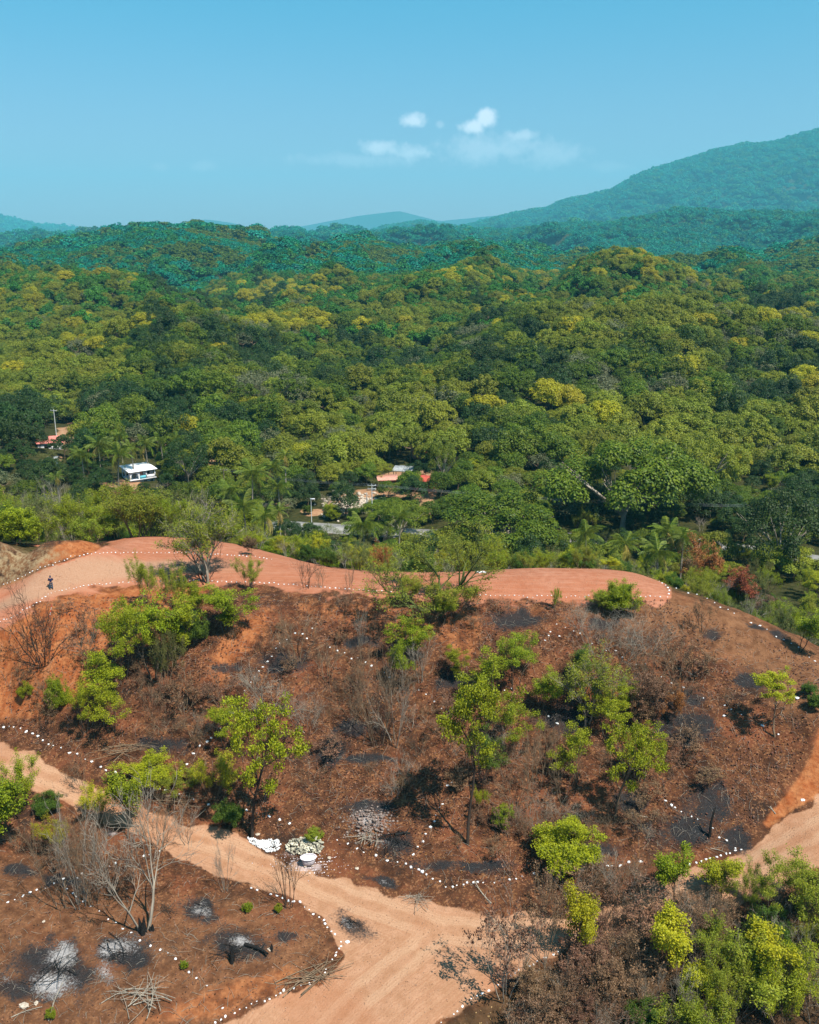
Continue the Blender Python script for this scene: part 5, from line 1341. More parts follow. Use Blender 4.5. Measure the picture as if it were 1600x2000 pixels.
# more dry growth between them, each placed on its own
rg = random.Random(99)
def area_pick(n, poly, seed):
    r = np.random.default_rng(seed); a = np.array(poly, float); out = []
    while len(out) < n:
        x = r.uniform(a[:, 0].min(), a[:, 0].max()); y = r.uniform(a[:, 1].min(), a[:, 1].max())
        if seg_dist(np.array([x]), np.array([y]), poly)[1][0]: out.append((x, y))
    return out
FILL = [
 (16, [(420,1240),(560,1190),(900,1190),(1050,1200),(1050,1240),(900,1300),(700,1300),(500,1320)], ['dry', 'bare'], (22, 45), 'in the upper middle of the burnt slope', 5),
 (34, [(260,1400),(420,1330),(880,1330),(900,1560),(620,1560),(420,1480),(300,1470)], ['dry', 'tangle', 'bare'], (25, 55), 'in the middle of the burnt slope', 6),
 (34, [(940,1400),(1280,1300),(1440,1320),(1440,1500),(1320,1620),(1000,1660),(940,1560)], ['dry', 'tangle', 'bare', 'tangle'], (30, 60), 'on the right half of the burnt slope', 7),
 (14, [(840,1580),(1300,1600),(1330,1680),(1100,1740),(900,1720)], ['dry', 'bare'], (20, 42), 'at the foot of the slope above the stones', 8),
 (26, [(1100,1740),(1340,1730),(1480,1800),(1480,1860),(1250,1880),(1080,1830)], ['dry', 'tangle', 'tangle', 'bare'], (45, 80), 'in the brown thicket below the right road', 9),
 (26, [(1010,1930),(1200,1860),(1300,1900),(1300,2060),(960,2060)], ['dry', 'tangle', 'rust', 'bare'], (45, 80), 'in the brown thicket of the lower right', 10),
 (16, [(1330,1850),(1640,1850),(1640,2080),(1330,2080)], ['feathery', 'bare', 'tangle', 'bare'], (55, 95), 'in the green growth of the lower right corner', 11),
 (10, [(10,1640),(250,1640),(230,1760),(20,1740)], ['tangle', 'dry', 'bare'], (30, 60), 'in the twiggy growth of the left foreground', 12),
 (12, [(20,1300),(330,1290),(330,1410),(60,1400)], ['dry', 'tangle'], (25, 50), 'on the left slope above the lower stones', 13)]
DN = {'dry': ('dried_shrub', 'brown dried shrub'), 'tangle': ('leafless_thicket', 'tangled leafless shrub'), 'bare': ('leafless_shrub', 'small leafless upright shrub'), 'rust': ('rusty_shrub', 'rust-brown dried shrub'),
      'feathery': ('feathery_shrub', 'pale green feathery shrub'), 'leafy': ('leafy_bush', 'bright green leafy shrub'), 'bush': ('green_bush', 'dense green bush')}
for n_, poly, kinds, (h0, h1), where, sd in FILL:
    for (x, y) in area_pick(n_, poly, sd):
        k = rg.choice(kinds); p = hit(x, y); h = px2m(rg.uniform(h0, h1), p)
        plant(k, DN[k][0], p, h, f'{DN[k][1]} {where}', 'shrub', h * rg.uniform(.9, 1.5), bark={'dry': 'bark_tan', 'tangle': rg.choice(['bark_tan', 'bark_grey', 'bark_dark']), 'bare': rg.choice(['bark_tan', 'bark_grey', 'bark_dark'])}.get(k),
              leaf={'rust': 'leaf_brown', 'leafy': rg.choice(['leaf_bright', 'leaf_lime', 'leaf_yellow'])}.get(k), group='low growth ' + where)
# ------------------------------------------------------------------ stones
MST = simple_mat('whitewashed_stone', (.70, .68, .66), .9, .14, 6)
MRK = simple_mat('tan_stone', (.42, .34, .26), .95, .3, 5)
MGR = simple_mat('pale_gravel', (.44, .40, .30), .95, .5, 1.5)
def stone_mesh(name, seed, mat, flat=.65, sub=2):
    import bmesh
    bm = bmesh.new(); bmesh.ops.create_icosphere(bm, subdivisions=sub - 1, radius=.5)
    r = random.Random(seed); off = r.random() * 50
    for v in bm.verts:
        k = 1 + .28 * float(vnoise(v.co.x * 2.2 + off, v.co.y * 2.2 + v.co.z * 1.7, seed))
        v.co = Vector((v.co.x * k * 1.15, v.co.y * k * .9, v.co.z * k * flat))
    me = bpy.data.meshes.new(name); bm.to_mesh(me); bm.free(); me.materials.append(mat); return me
ST = [stone_mesh('white_stone', s, MST) for s in range(5)]
def path_points(L, step):
    out = []; L = [np.array(p, float) for p in L]; carry = 0.0
    for a, b in zip(L[:-1], L[1:]):
        d = np.linalg.norm(b - a); t = carry
        while t < d: out.append(tuple(a + (b - a) * t / d)); t += step
        carry = t - d
    return out
ROWS = {
 'white painted stone of the curve at the right end of the dirt shelf': path_points([(1305,1166),(1308,1158),(1305,1150),(1298,1142),(1288,1135),(1270,1126),(1240,1118),(1222,1113)], 6.5),
 'white stone of the sparse row running down the right shoulder': [(1320,1148),(1333,1151),(1345,1158),(1362,1162),(1380,1170),(1396,1178),(1408,1187),(1421,1192),(1435,1198),(1453,1205),(1468,1213),(1484,1222),(1498,1231),(1515,1242),(1532,1249),(1547,1258),(1560,1266),(1582,1283),(1592,1289)],
 'white stone of the curving row on the middle left of the slope': [(609,1229),(592,1238),(577,1231),(600,1245),(560,1249),(548,1258),(541,1266),(532,1281),(524,1290),(514,1303),(505,1313),(497,1324),(489,1336),(478,1350),(470,1366),(461,1379),(441,1405),(430,1420),(413,1440),(404,1448),(390,1461),(379,1474),(365,1491),(354,1501),(344,1511),(331,1524),(322,1538)],
 'white stone of the row crossing the upper middle of the slope': [(645,1263),(658,1270),(672,1274),(686,1283),(698,1288),(713,1295),(727,1302),(751,1315),(762,1322),(778,1328),(819,1350),(833,1358),(847,1367),(862,1380),(877,1387),(891,1395)],
 'white stone of the scattered row on the upper right of the slope': [(1087,1218),(1076,1235),(1072,1243),(1065,1252),(1093,1243),(1104,1225),(1120,1232),(1134,1238),(1157,1254),(1184,1267),(1203,1275),(1216,1284),(1243,1297),(1261,1298),(1293,1322),(1313,1332),(1335,1345),(1375,1364),(1414,1380),(1429,1389),(1449,1399),(1414,1405),(1488,1419),(1520,1438),(1000,1341),(985,1349),(1072,1401),(1088,1413)],
 'white stone of the short row running downhill left of the slender tree': [(882,1529),(875,1537),(865,1571),(859,1579),(852,1594),(848,1606),(840,1619),(833,1631),(825,1644),(816,1656),(808,1671)],
 'white stone of the row along the upper edge of the left road': [(7,1415),(18,1418),(28,1423),(41,1427),(52,1432),(64,1435),(75,1441),(83,1447),(95,1454),(105,1458),(120,1463),(136,1471),(152,1477),(167,1486),(181,1491),(196,1498),(208,1505),(225,1511),(247,1522),(261,1526),(272,1529),(287,1532),(312,1542),(350,1551),(366,1557),(378,1562),(406,1569),(421,1572),(437,1576),(458,1580),(483,1583),(503,1586),(525,1592),(545,1600),(565,1604)],
 'white stone of the long row at the foot of the slope': [(660,1645),(679,1651),(696,1660),(709,1666),(735,1673),(756,1682),(776,1687),(794,1691),(804,1696),(817,1702),(825,1705),(834,1710),(846,1716),(859,1721),(872,1730),(883,1733),(891,1732),(906,1728),(911,1727),(923,1726),(932,1725),(945,1724),(965,1723),(976,1721),(994,1719),(1008,1716),(1020,1713),(1044,1705),(1073,1703),(1084,1704),(1138,1705),(1158,1700),(1186,1692),(1196,1690),(1211,1690),(1229,1686),(1251,1683)],
 'white stone of the row meeting the right road': [(1306,1684),(1348,1689),(1359,1687),(1371,1684),(1379,1679),(1388,1678),(1399,1677),(1407,1674),(1417,1670),(1427,1667),(1436,1664),(1448,1662),(1435,1657)],
 'white stone of the short row beside the charred post': [(1299,1561),(1313,1571),(1320,1577),(1332,1584),(1350,1595),(1363,1605),(1391,1623),(1404,1638),(1419,1643)],
 'white stone bordering the road around the point of the left mound': [(491,1737),(504,1740),(530,1749),(541,1753),(552,1757),(563,1761),(574,1763),(586,1766),(596,1773),(603,1780),(613,1788),(623,1794),(632,1800),(634,1806),(640,1813),(647,1820),(655,1828),(666,1843),(667,1850),(662,1856),(657,1866),(654,1872),(649,1879),(637,1898),(635,1905),(634,1911),(625,1914),(616,1918),(605,1924),(590,1926),(574,1934),(556,1941),(548,1944),(539,1948),(528,1954),(516,1960),(501,1963),(490,1967),(480,1972),(469,1976),(457,1983),(442,1988),(431,1993),(422,1997)],
 'white stone of the upper row crossing the left foreground': [(16,1764),(28,1757),(45,1749),(58,1745),(73,1740),(90,1734),(107,1726),(125,1718),(150,1716),(161,1707),(175,1701),(194,1696),(212,1690),(226,1686),(261,1676),(280,1671),(294,1669),(312,1665)],
 'white stone of the lower row running down across the left mound': [(130,1739),(141,1745),(149,1752),(164,1760),(177,1770),(194,1780),(210,1794),(226,1803),(241,1813),(255,1822),(274,1838),(294,1850),(312,1861),(329,1867),(343,1878),(356,1887),(368,1902),(385,1916),(405,1929),(434,1969)],
 'white stone of the row on the right side of the lower road': [(1090,1861),(1080,1866),(1068,1872),(1062,1877),(1050,1883),(1043,1886),(1035,1891),(1012,1899),(1006,1904),(1000,1908),(993,1912),(971,1924),(956,1936),(942,1942),(931,1948),(922,1954),(905,1969),(893,1978),(885,1984),(862,1996)],
}
nst = 0
prs = random.Random(4)
for lab, L in ROWS.items():
    for (x, y) in L:
        p = hit(x, y); s = px2w({True: 5.0, False: 3.8}[y > 1400], p) * prs.uniform(.6, 1.35)
        if lab.startswith('white stone of the long') and prs.random() < .25: s *= 1.25
        p.x += prs.uniform(-.08, .08); o = link('white_stone', ST[prs.randrange(5)], None, (p.x, p.y, p.z + s * prs.uniform(-.05, .15))); o.scale = (s * prs.uniform(.85, 1.3), s, s); o.rotation_euler = (prs.uniform(-.2, .2), prs.uniform(-.2, .2), prs.random() * 6.28)
        tag(o, lab, 'stone', lab.replace('white painted stone', 'white stones').replace('white stone ', 'white stones ')); nst += 1
print('stones', nst)
def merged_stones(name, P_, S_, label, mat, seed, kindtag=True, parent=None, sub=2, flat=.65):
    src = [stone_mesh('tmp', seed + k, mat, flat, sub) for k in range(4)]; V, F = [], []; base = 0; r = random.Random(seed)
    for p, s in zip(P_, S_):
        me = src[r.randrange(4)]; R3 = Euler((r.uniform(-.4, .4), r.uniform(-.4, .4), r.random() * 6.28)).to_matrix()
        V += [tuple(Vector(p) + R3 @ (v.co * s)) for v in me.vertices]
        F += [tuple(i + base for i in f.vertices) for f in me.polygons]; base += len(me.vertices)
    o = link(name, fast_mesh(name, V, np.array(F), mat), parent)
    if kindtag: tag(o, label, None, None, 'stuff')
    return o
P_, S_ = [], []
for x, y in path_points([(0,1149),(20,1140),(60,1120),(100,1104),(132,1092),(175,1082),(250,1080),(350,1080),(430,1084),(500,1088),(532,1093)], 8) + path_points([(-5,1219),(25,1205),(50,1190),(70,1179),(95,1162),(106,1157),(150,1149),(218,1140)], 7.2) + \
            path_points([(232,1139),(350,1134),(500,1138),(640,1148),(760,1157),(900,1163),(1100,1166),(1296,1166)], 9.2):
    x += prs.uniform(-1.5, 1.5); p = hit(x, y + prs.uniform(-.8, .8)); s = px2w(3.2, p) * prs.uniform(.6, 1.3)
    P_.append((p.x, p.y, p.z + s * .12)); S_.append(s)
merged_stones('shelf_stone_rows', P_, S_, 'small white painted stones lining both edges of the upper dirt shelf', MST, 60, flat=.55)
# heap of white stones by the road, and the gravel heap beside it
def heap(n, poly_c, hgt, srange, seed):
    r = np.random.default_rng(seed); P_, S_ = [], []
    c = [hit(*q) for q in poly_c]
    for i in range(n):
        a, b = sorted(r.random(2)); w = np.array([a, b - a, 1 - b]); k = r.integers(1, len(c) - 1)
        q = Vector(tuple(c[0])) * w[0] + Vector(tuple(c[k])) * w[1] + Vector(tuple(c[k + 1])) * w[2]
        m = min(w.min() * 3, 1); g = GZ(q.x, q.y)
        P_.append((q.x, q.y, g + r.random() * hgt * (.3 + .7 * m) + .04)); S_.append(r.uniform(*srange))
    return P_, S_
a_ = heap(420, [(518,1650),(484,1637),(488,1648),(505,1658),(526,1666),(540,1664),(548,1652),(545,1642),(525,1641),(503,1644),(486,1634)], .3, (.11, .24), 5)
merged_stones('white_stone_heap', a_[0], a_[1], 'heap of freshly whitewashed stones by the road at the foot of the tallest tree', MST, 70)
a_ = heap(420, [(600,1652),(558,1648),(560,1664),(590,1672),(625,1672),(632,1655),(620,1637),(590,1636),(562,1646)], .6, (.12, .32), 6)
merged_stones('gravel_heap', a_[0], a_[1], 'heap of yellowish grey rubble beside the whitewashed stones', MGR, 80)
P_, S_ = [], []
rr = np.random.default_rng(8)
for i in range(260):
    x, y = rr.normal(600, 34), rr.normal(1688, 13); p = hit(x, y); P_.append((p.x, p.y, p.z + .01)); S_.append(rr.uniform(.04, .13))
merged_stones('lime_crumbs', P_, S_, 'white lime crumbs and chips spread on the ground round the tub', simple_mat('lime_chip', (.7, .62, .62), .9, .1, 4), 90, sub=2)
for (x, y, s, lab) in [(47,1965,.85,'large flat tan stone at the lower left of the mound'), (71,1961,.4,'small reddish stone right of the large flat one'), (503,1628,.5,'upright tan rock at the foot of the tallest tree'), (86,1803,.3,'single pale stone lying left of the burnt patches'),
                       (527,1858,.42,'tan rock at the end of the charred log'), (1314,1357,.4,'pale rock on the upper right of the slope'), (1557,1360,.6,'white rock beside the yellow-green tree on the right'), (679,1843,.4,'tan stone at the point of the mound outside the white row'),
                       (697,1698,.45,'pinkish stone in front of the burnt strip by the road'), (643,1678,.4,'pale stone right of the limed tub'), (1568,1566,.4,'white rock at the edge of the right road')]:
    p = hit(x, y); o = link('rock', stone_mesh('rock', int(x), MST if 'white' in lab else MRK, .45), None, (p.x, p.y, p.z + s * .1)); o.scale = (s,) * 3; o.rotation_euler.z = x
    tag(o, lab, 'stone')
# the limed tub: oval basin with rim, standing among the lime
p = hit(603, 1690)
tub = thing('lime_tub', 'whitewash-crusted oval tub standing in spilled lime beside the rubble heap', 'tub', (p.x, p.y, p.z), R(8))
MTB = simple_mat('limed_metal', (.34, .31, .32), .8, .3, 5); MLM = simple_mat('wet_lime', (.74, .68, .70), .7, .08, 5)
def oval(prof, mat, name):
    V, F = [], []; n = 28
    for (rx, ry, z) in prof: V += [(rx * math.cos(k * 6.2832 / n), ry * math.sin(k * 6.2832 / n), z) for k in range(n)]
    for i in range(len(prof) - 1): F += [(i * n + k, i * n + (k + 1) % n, (i + 1) * n + (k + 1) % n, (i + 1) * n + k) for k in range(n)]
    return fast_mesh(name, V, np.array(F), mat, True)
link('basin', oval([(.01, .01, .08), (.52, .32, .08), (.58, .38, .3), (.72, .48, .84), (.70, .46, .84), (.60, .38, .68)], MTB, 'basin'), tub)
link('rim', oval([(.70, .46, .82), (.77, .53, .83), (.78, .54, .87), (.76, .52, .90), (.70, .46, .88)], MLM, 'rim'), tub)
link('lime_mix', oval([(.71, .47, .78), (.40, .25, .82), (.01, .01, .80)], MLM, 'lime_mix'), tub)
for k, (x, y) in enumerate([(-.3, -.2), (.32, -.18), (0, .24)]):
    o = link('support_stone', stone_mesh('support_stone', 200 + k, MRK, .5), tub, (x, y, .03)); o.scale = (.3, .3, .26)

# ------------------------------------------------------------------ sticks, logs, posts
def stick(pts, r0, r1): return (pts, list(np.linspace(r0, r1, len(pts))))
def brush_pile(name, px, py, wpx, hpx, n, label, bark, seed, rot=0, lmin=.5, r=.03, parts=40):
    """a pile of cut branches; the bigger branches are parts, the twigs are one part"""
    p = hit(px, py); w = px2w(wpx, p) / 2; d = w * (hpx / wpx) / math.sin(math.atan2(CAMZ - p.z, p.y) + .1); rg_ = random.Random(seed)
    o = thing(name, label, 'brush pile', (p.x, p.y, p.z), R(rot)); twigs = []
    for i in range(n):
        L = w * 2 * rg_.uniform(lmin, 1.0); a = rg_.gauss(0, .45) if hpx < wpx * .5 else rg_.random() * 3.14; x, y = rg_.gauss(0, w * .25), rg_.gauss(0, d * .3)
        pts = []
        b = rg_.uniform(-.12, .12) * L; z0 = rg_.uniform(.05, .45) * (1 - min(1, abs(x) / w * .6)); tz = rg_.uniform(-.1, .25)
        for k in range(6):
            f = k / 5 - .5; q = (x + math.cos(a) * L * f - math.sin(a) * b * (1 - 4 * f * f), y + math.sin(a) * L * f + math.cos(a) * b * (1 - 4 * f * f))
            pts.append((q[0], q[1], max(.03, z0 + tz * f * L * .5 + rg_.gauss(0, .03))))
        rr_ = r * rg_.uniform(.5, 1.4)
        if i < parts: link('branch', tubes_mesh('branch', [stick(pts, rr_, rr_ * .4)], M[bark], 5), o)
        for k in range(3):
            s = Vector(pts[rg_.randrange(1, 5)]); e = s + Vector((rg_.gauss(0, .35), rg_.gauss(0, .35), rg_.uniform(0, .25)))
            twigs.append(stick([tuple(s), tuple(s.lerp(e, .5) + Vector((0, 0, .03))), tuple(e)], rr_ * .4, .006))
    t_ = link('twigs', tubes_mesh('twigs', twigs, M[bark], 3), o); t_['kind'] = 'stuff'
    return o
brush_pile('brush_pile', 280, 1945, 120, 70, 22, 'spiky pile of pale cut branches on the left mound', 'bark_grey', 1, 0, .5, .035, 22)
brush_pile('brush_pile', 607, 1912, 140, 34, 26, 'long pile of cut branches lying across the row of stones at the road', 'bark_tan', 2, 18, .45, .035, 26)
brush_pile('brush_pile', 820, 1762, 60, 30, 16, 'small pile of pale twigs on the road edge below the slope', 'bark_grey', 3, -15, .5, .02, 16)
brush_pile('brush_pile', 255, 1466, 110, 50, 20, 'heap of bent pale branches at the left foot of the slope', 'bark_tan', 4, 10, .5, .03, 20)
brush_pile('brush_pile', 340, 1565, 150, 34, 22, 'loose brush lying along the upper edge of the left road', 'bark_tan', 5, -22, .3, .025, 22)
brush_pile('brush_pile', 770, 1645, 90, 50, 16, 'scattered charred branches at the burnt patch above the long stone row', 'charred', 6, -20, .3, .035, 16)
brush_pile('brush_pile', 720, 1640, 70, 40, 12, 'pale roots and branches in front of the ashy mound', 'bark_grey', 7, 0, .4, .03, 12)
brush_pile('brush_pile', 450, 1862, 100, 40, 12, 'charred sticks beside the black stump on the mound', 'charred', 8, 10, .3, .03, 12)
brush_pile('brush_pile', 120, 1895, 110, 60, 16, 'charred sticks lying in the largest ash patch of the left mound', 'charred', 21, 30, .2, .025, 16)
brush_pile('brush_pile', 225, 1862, 90, 40, 14, 'charred sticks in the ash patch behind the spiky branch pile', 'charred', 22, -20, .2, .025, 14)
brush_pile('brush_pile', 395, 1778, 50, 34, 10, 'burnt twigs in the round black patch on the mound', 'charred', 23, 10, .2, .02, 10)
brush_pile('brush_pile', 690, 1810, 80, 34, 14, 'burnt twigs in the black ash patch on the road', 'charred', 24, -28, .15, .018, 14)
brush_pile('brush_pile', 330, 1782, 60, 22, 12, 'dark fallen twigs right of the charred tree', 'bark_dark', 9, -5, .4, .02, 12)
brush_pile('brush_pile', 1340, 1320, 40, 36, 5, 'two or three pale sticks lying on the burnt strip at the upper right', 'bark_grey', 10, 60, .8, .03, 5)
brush_pile('brush_pile', 985, 1895 + 18, 60, 22, 8, 'few dark sticks beside the foreground row of stones', 'bark_dark', 11, 20, .5, .03, 8)
def log(name, px, py, L, az, r, label, mat, rise=.15, cat='log', bend=.15, bits=3, seed=0):
    p = hit(px, py); rg_ = random.Random(seed + int(px)); o = thing(name, label, cat, (p.x, p.y, p.z), R(az))
    pts = [(L * (k / 6), bend * L * math.sin(k / 6 * 3.1) * .4, r * .7 + rise * L * k / 6) for k in range(7)]
    link('trunk', tubes_mesh('trunk', [stick(pts, r, r * .55)], M[mat], 7), o)
    for k in range(bits):
        s = Vector(pts[2 + k]); e = s + Vector((rg_.uniform(-.2, .5), rg_.uniform(-.5, .5), rg_.uniform(.1, .5)))
        link('branch_stub', tubes_mesh('branch_stub', [stick([tuple(s), tuple(s.lerp(e, .5)), tuple(e)], r * .4, r * .12)], M[mat], 5), o)
    return o
log('charred_log', 478, 1846, 2.4, -28, .17, 'thick charred black log lying at the edge of the ash patch on the mound', 'charred', .02)
log('charred_log', 772, 1632, 1.5, 5, .16, 'short charred log on the slope right of the ashy mound', 'charred', .05)
log('fallen_branch', 95, 1996, 2.2, 78, .05, 'pale forked branch standing at the bottom of the left mound', 'bark_grey', .7, 'branch')
log('fallen_branch', 22, 1990, 2.2, 25, .04, 'pale curved branch lying in the bottom left corner', 'bark_grey', .03, 'branch')
log('fallen_branch', 1515, 1592, 1.1, 105, .06, 'short white stick leaning at the edge of the right road', 'bark_grey', .4, 'branch')
log('fallen_branch', 1388, 1658, 1.5, -30, .045, 'pale thin stick lying by the stones at the right road', 'bark_grey', .02, 'branch')
log('fallen_branch', 1330, 1440, 1.6, 70, .05, 'pale stick standing on the burnt ground at the right', 'bark_grey', .5, 'branch')
log('fallen_branch', 1112, 1755, 2.8, 120, .07, 'pale broken limb leaning above the narrow yellow tree', 'bark_grey', .3, 'branch')
log('fallen_branch', 1575, 1718, 2.2, 10, .12, 'dark log at the right side, below the right road', 'bark_dark', .05, 'branch')
log('fallen_branch', 1265, 1598, 2.6, 150, .045, 'long thin pale branch lying on the right half of the slope', 'bark_grey', .03, 'branch')
log('fallen_branch', 960, 1765, 2.4, 125, .07, 'pale leaning limb in front of the lower row of stones', 'bark_grey', .35, 'branch')
# charred stumps and posts: jagged, standing
def stump(px, py, h, r, label, seed, split=3, mat='charred', name='charred_stump', lean=.0, tip=None):
    p = hit(px, py); rg_ = random.Random(seed); o = thing(name, label, 'stump', (p.x, p.y, p.z), rg_.random() * 6)
    for k in range(split):
        a = k * 6.28 / split; hh = h * rg_.uniform(.6, 1.0)
        pts = [(math.cos(a) * r * .6, math.sin(a) * r * .6, -.1), (math.cos(a) * r * .5, math.sin(a) * r * .5, hh * .5), (math.cos(a) * r * .8 + lean * hh, math.sin(a) * r * .9, hh)]
        link('snag', tubes_mesh('snag', [(pts, [r * .8, r * .6, r * .15])], M[mat], 6), o)
    return o
stump(279, 1822, 1.6, .30, 'charred black base of the big leafless tree in the left foreground', 1)
stump(297, 1818, .7, .2, 'low black stump beside the charred base of the big leafless tree', 2)
stump(454, 1878, 1.7, .22, 'jagged black stump standing at the ash patch on the mound', 3, 2)
stump(531, 1858, .9, .14, 'small charred stump right of the black log', 4, 2)
stump(1386, 1636, 3.4, .13, 'tall charred post with a pale split top standing on the burnt right slope', 5, 2, name='charred_post', lean=-.12)
stump(918, 1600, 2.2, .12, 'burnt lower trunk piece beside the slender tall tree', 6, 2)
stump(763, 1640, 1.0, .08, 'thin charred stub right of the ashy mound', 7, 1)
# red and white survey stake by the person
p = hit(97, 1202); so = thing('survey_stake', 'red and white striped stake leaning on the slope below the person', 'stake', p, .3); so.rotation_euler = (R(-8), R(14), .3)
MSR = simple_mat('red_paint', (.6, .06, .04), .6, .1, 2)
for k in range(5): link('stripe', tubes_mesh('stripe', [([(0, 0, k * .32 - .1), (0, 0, (k + 1) * .32 - .1)], [.035, .035])], MST if k % 2 else MSR, 6), so)
p = hit(940, 1119, 90); o = link('cement_bag', stone_mesh('cement_bag', 5, MST, .35), None, (p.x, p.y, p.z + .1)); o.scale = (1.4, .7, .6); tag(o, 'white bundle lying on the back edge of the dirt shelf', 'bag')

# ash mound at the foot of the slope: a low heap of earth, roots and ash
P_, S_ = [], []
for i in range(240):
    x, y = rr.normal(722, 24), rr.normal(1612, 18); p = hit(x, y); P_.append((p.x, p.y, p.z + max(0, .5 - .012 * math.hypot(x - 722, y - 1612)) * rr.random())); S_.append(rr.uniform(.1, .34))
merged_stones('ash_mound_clods', P_, S_, 'grey-pink ashy clods heaped at the foot of the slope', simple_mat('ashy_clod', (.20, .15, .125), .95, .5, 2), 95)
# stony mound in the valley
P_, S_ = [], []
for i in range(330):
    x, y = rr.normal(690, 26), rr.normal(985, 11); p = hit(x, y, 150); P_.append((p.x, p.y, p.z + .1)); S_.append(rr.uniform(.4, 1.3))
merged_stones('stony_mound', P_, S_, 'pale stones and clods on the bare mound by the paved road', MRK, 97)

# ------------------------------------------------------------------ litter of the burnt slope: leaves, clods, twigs (nobody could count them)
def litter(name, n, poly, size, mats, label, seed, ymax=104, thick=False):
    r = np.random.default_rng(seed)
    X = r.uniform(-62, 62, n * 4); Y = r.uniform(46, 118, n * 4); Z_ = H(X, Y); px, py = project(X, Y, Z_)
    k = (px > -20) & (px < 1620) & (py < 2020)
    _, ins = seg_dist(px, py, poly); k &= ins & (Y < ymax); X, Y, px, py = X[k][:n], Y[k][:n], px[k][:n], py[k][:n]
    dens = fbm(X * .3, Y * .3, seed, 3); k = dens > r.uniform(-.5, .35, len(X))
    bb = ell(px, py, BURN, spread=.4); k &= bb < r.uniform(.15, .9, len(X)); X, Y = X[k], Y[k]
    # height from the real terrain sheet
    v = np.searchsorted(ys, Y) - 1; v = np.clip(v, 0, len(ys) - 2)
    uu = X / (Y + 70); c = np.clip(np.searchsorted(us, uu) - 1, 0, len(us) - 2)
    Z_ = np.maximum.reduce([ZZ[v, c], ZZ[v + 1, c], ZZ[v, c + 1]])
    if thick: merged = None
    m = quad_leaves(name, np.stack([X, Y, Z_ + .03], -1), size, mats, r, flat=1.2)
    return tag(link(name, m), label, None, None, 'stuff')
SLOPE = [(-20,1225),(100,1170),(300,1150),(700,1168),(1305,1172),(1620,1300),(1620,1390),(1500,1590),(1440,1655),(1250,1690),(1000,1725),(880,1740),(650,1650),(400,1585),(0,1440),(-20,1420)]
MOUND = [(-20,1600),(180,1640),(400,1700),(560,1770),(640,1835),(620,1910),(400,2010),(-20,2010)]
LOWR = [(1100,1870),(1350,1815),(1620,1700),(1620,2030),(850,2030)]
def litter_mat(name, a, b): return leaf_mat(name, a, b, .1, .04, .5)
L1 = litter_mat('pale_dry_leaf', (.16, .08, .035), (.36, .20, .10)); L2 = litter_mat('dark_dry_leaf', (.04, .018, .010), (.12, .055, .028)); L3 = litter_mat('orange_dry_leaf', (.22, .08, .025), (.36, .13, .045))
litter('dry_leaf_litter', 17000, SLOPE, .07, L1, 'pale dry leaves littering the burnt slope', 1)
litter('dark_leaf_litter', 22000, SLOPE, .12, L2, 'dark burnt leaves and bark littering the slope', 2)
litter('orange_leaf_litter', 7000, SLOPE, .08, L3, 'orange fallen leaves on the slope', 3)
litter('mound_leaf_litter', 10000, MOUND, .07, L1, 'pale dry leaves on the left mound', 4)
litter('mound_dark_litter', 8000, MOUND, .08, L2, 'dark leaf litter on the left mound', 5)
litter('thicket_leaf_litter', 12000, LOWR, .08, L1, 'dry leaves under the thicket in the lower right', 6)
litter('road_pebbles', 9000, ROAD, .05, litter_mat('road_pebble', (.14, .075, .04), (.34, .22, .14)), 'small pebbles and clods on the dirt road', 7)
litter('shelf_pebbles', 9000, [(-20,1215),(60,1180),(100,1157),(200,1142),(350,1136),(700,1156),(900,1164),(1305,1168),(1290,1130),(1150,1108),(900,1120),(560,1100),(400,1066),(200,1056),(-20,1150)], .06, litter_mat('shelf_pebble', (.16, .06, .03), (.42, .20, .13)), 'small pebbles and clods on the upper dirt shelf', 8, 130)
# fallen twigs
r = np.random.default_rng(12); tw = []
X = r.uniform(-60, 60, 22000); Y = r.uniform(50, 104, 22000); Z_ = H(X, Y); px, py = project(X, Y, Z_)
ins = seg_dist(px, py, SLOPE)[1] | seg_dist(px, py, MOUND)[1]
for x, y, z in zip(X[ins][:4200], Y[ins][:4200], Z_[ins][:4200]):
    a = r.uniform(0, 6.28); L = r.uniform(.2, 1.3); b = r.uniform(-.2, .2); 
    def g_(xx, yy): return GZ(xx, yy) + .08
    e = (x + math.cos(a) * L, y + math.sin(a) * L); m = (x + math.cos(a + b) * L * .5, y + math.sin(a + b) * L * .5)
    tw.append(([(x, y, GZ(x, y) + .03), (m[0], m[1], g_(*m) + .06), (e[0], e[1], g_(*e))], [.014, .012, .006]))
tag(link('fallen_twigs', tubes_mesh('fallen_twigs', tw, M['bark_grey'], 3)), 'thin pale twigs strewn over the burnt slope and the mound', None, None, 'stuff')

# ------------------------------------------------------------------ person on the shelf
p = hit(101, 1154)
hp_ = px2m(27, p); print('person', hp_)
per = thing('person', 'person in dark blue hooded top and jeans standing on the dirt shelf, head bent', 'person', p, R(200), hp_ / 1.72)
def skinned(name, chain, edges, mat, parent, sub=2):
    me = bpy.data.meshes.new(name); me.from_pydata([c[:3] for c in chain], edges, []); me.update()
    o = link(name, me, None)
    sk = o.modifiers.new('skin', 'SKIN'); sk.use_smooth_shade = True
    for i, c in enumerate(chain): me.skin_vertices[0].data[i].radius = (c[3], c[4] if len(c) > 4 else c[3])
    me.skin_vertices[0].data[0].use_root = True
    ss = o.modifiers.new('sub', 'SUBSURF'); ss.levels = sub; ss.render_levels = sub
    dg = bpy.context.evaluated_depsgraph_get(); ev = o.evaluated_get(dg); m2 = bpy.data.meshes.new_from_object(ev)
    bpy.data.objects.remove(o); m2.materials.clear(); m2.materials.append(mat)
    return link(name, m2, parent)
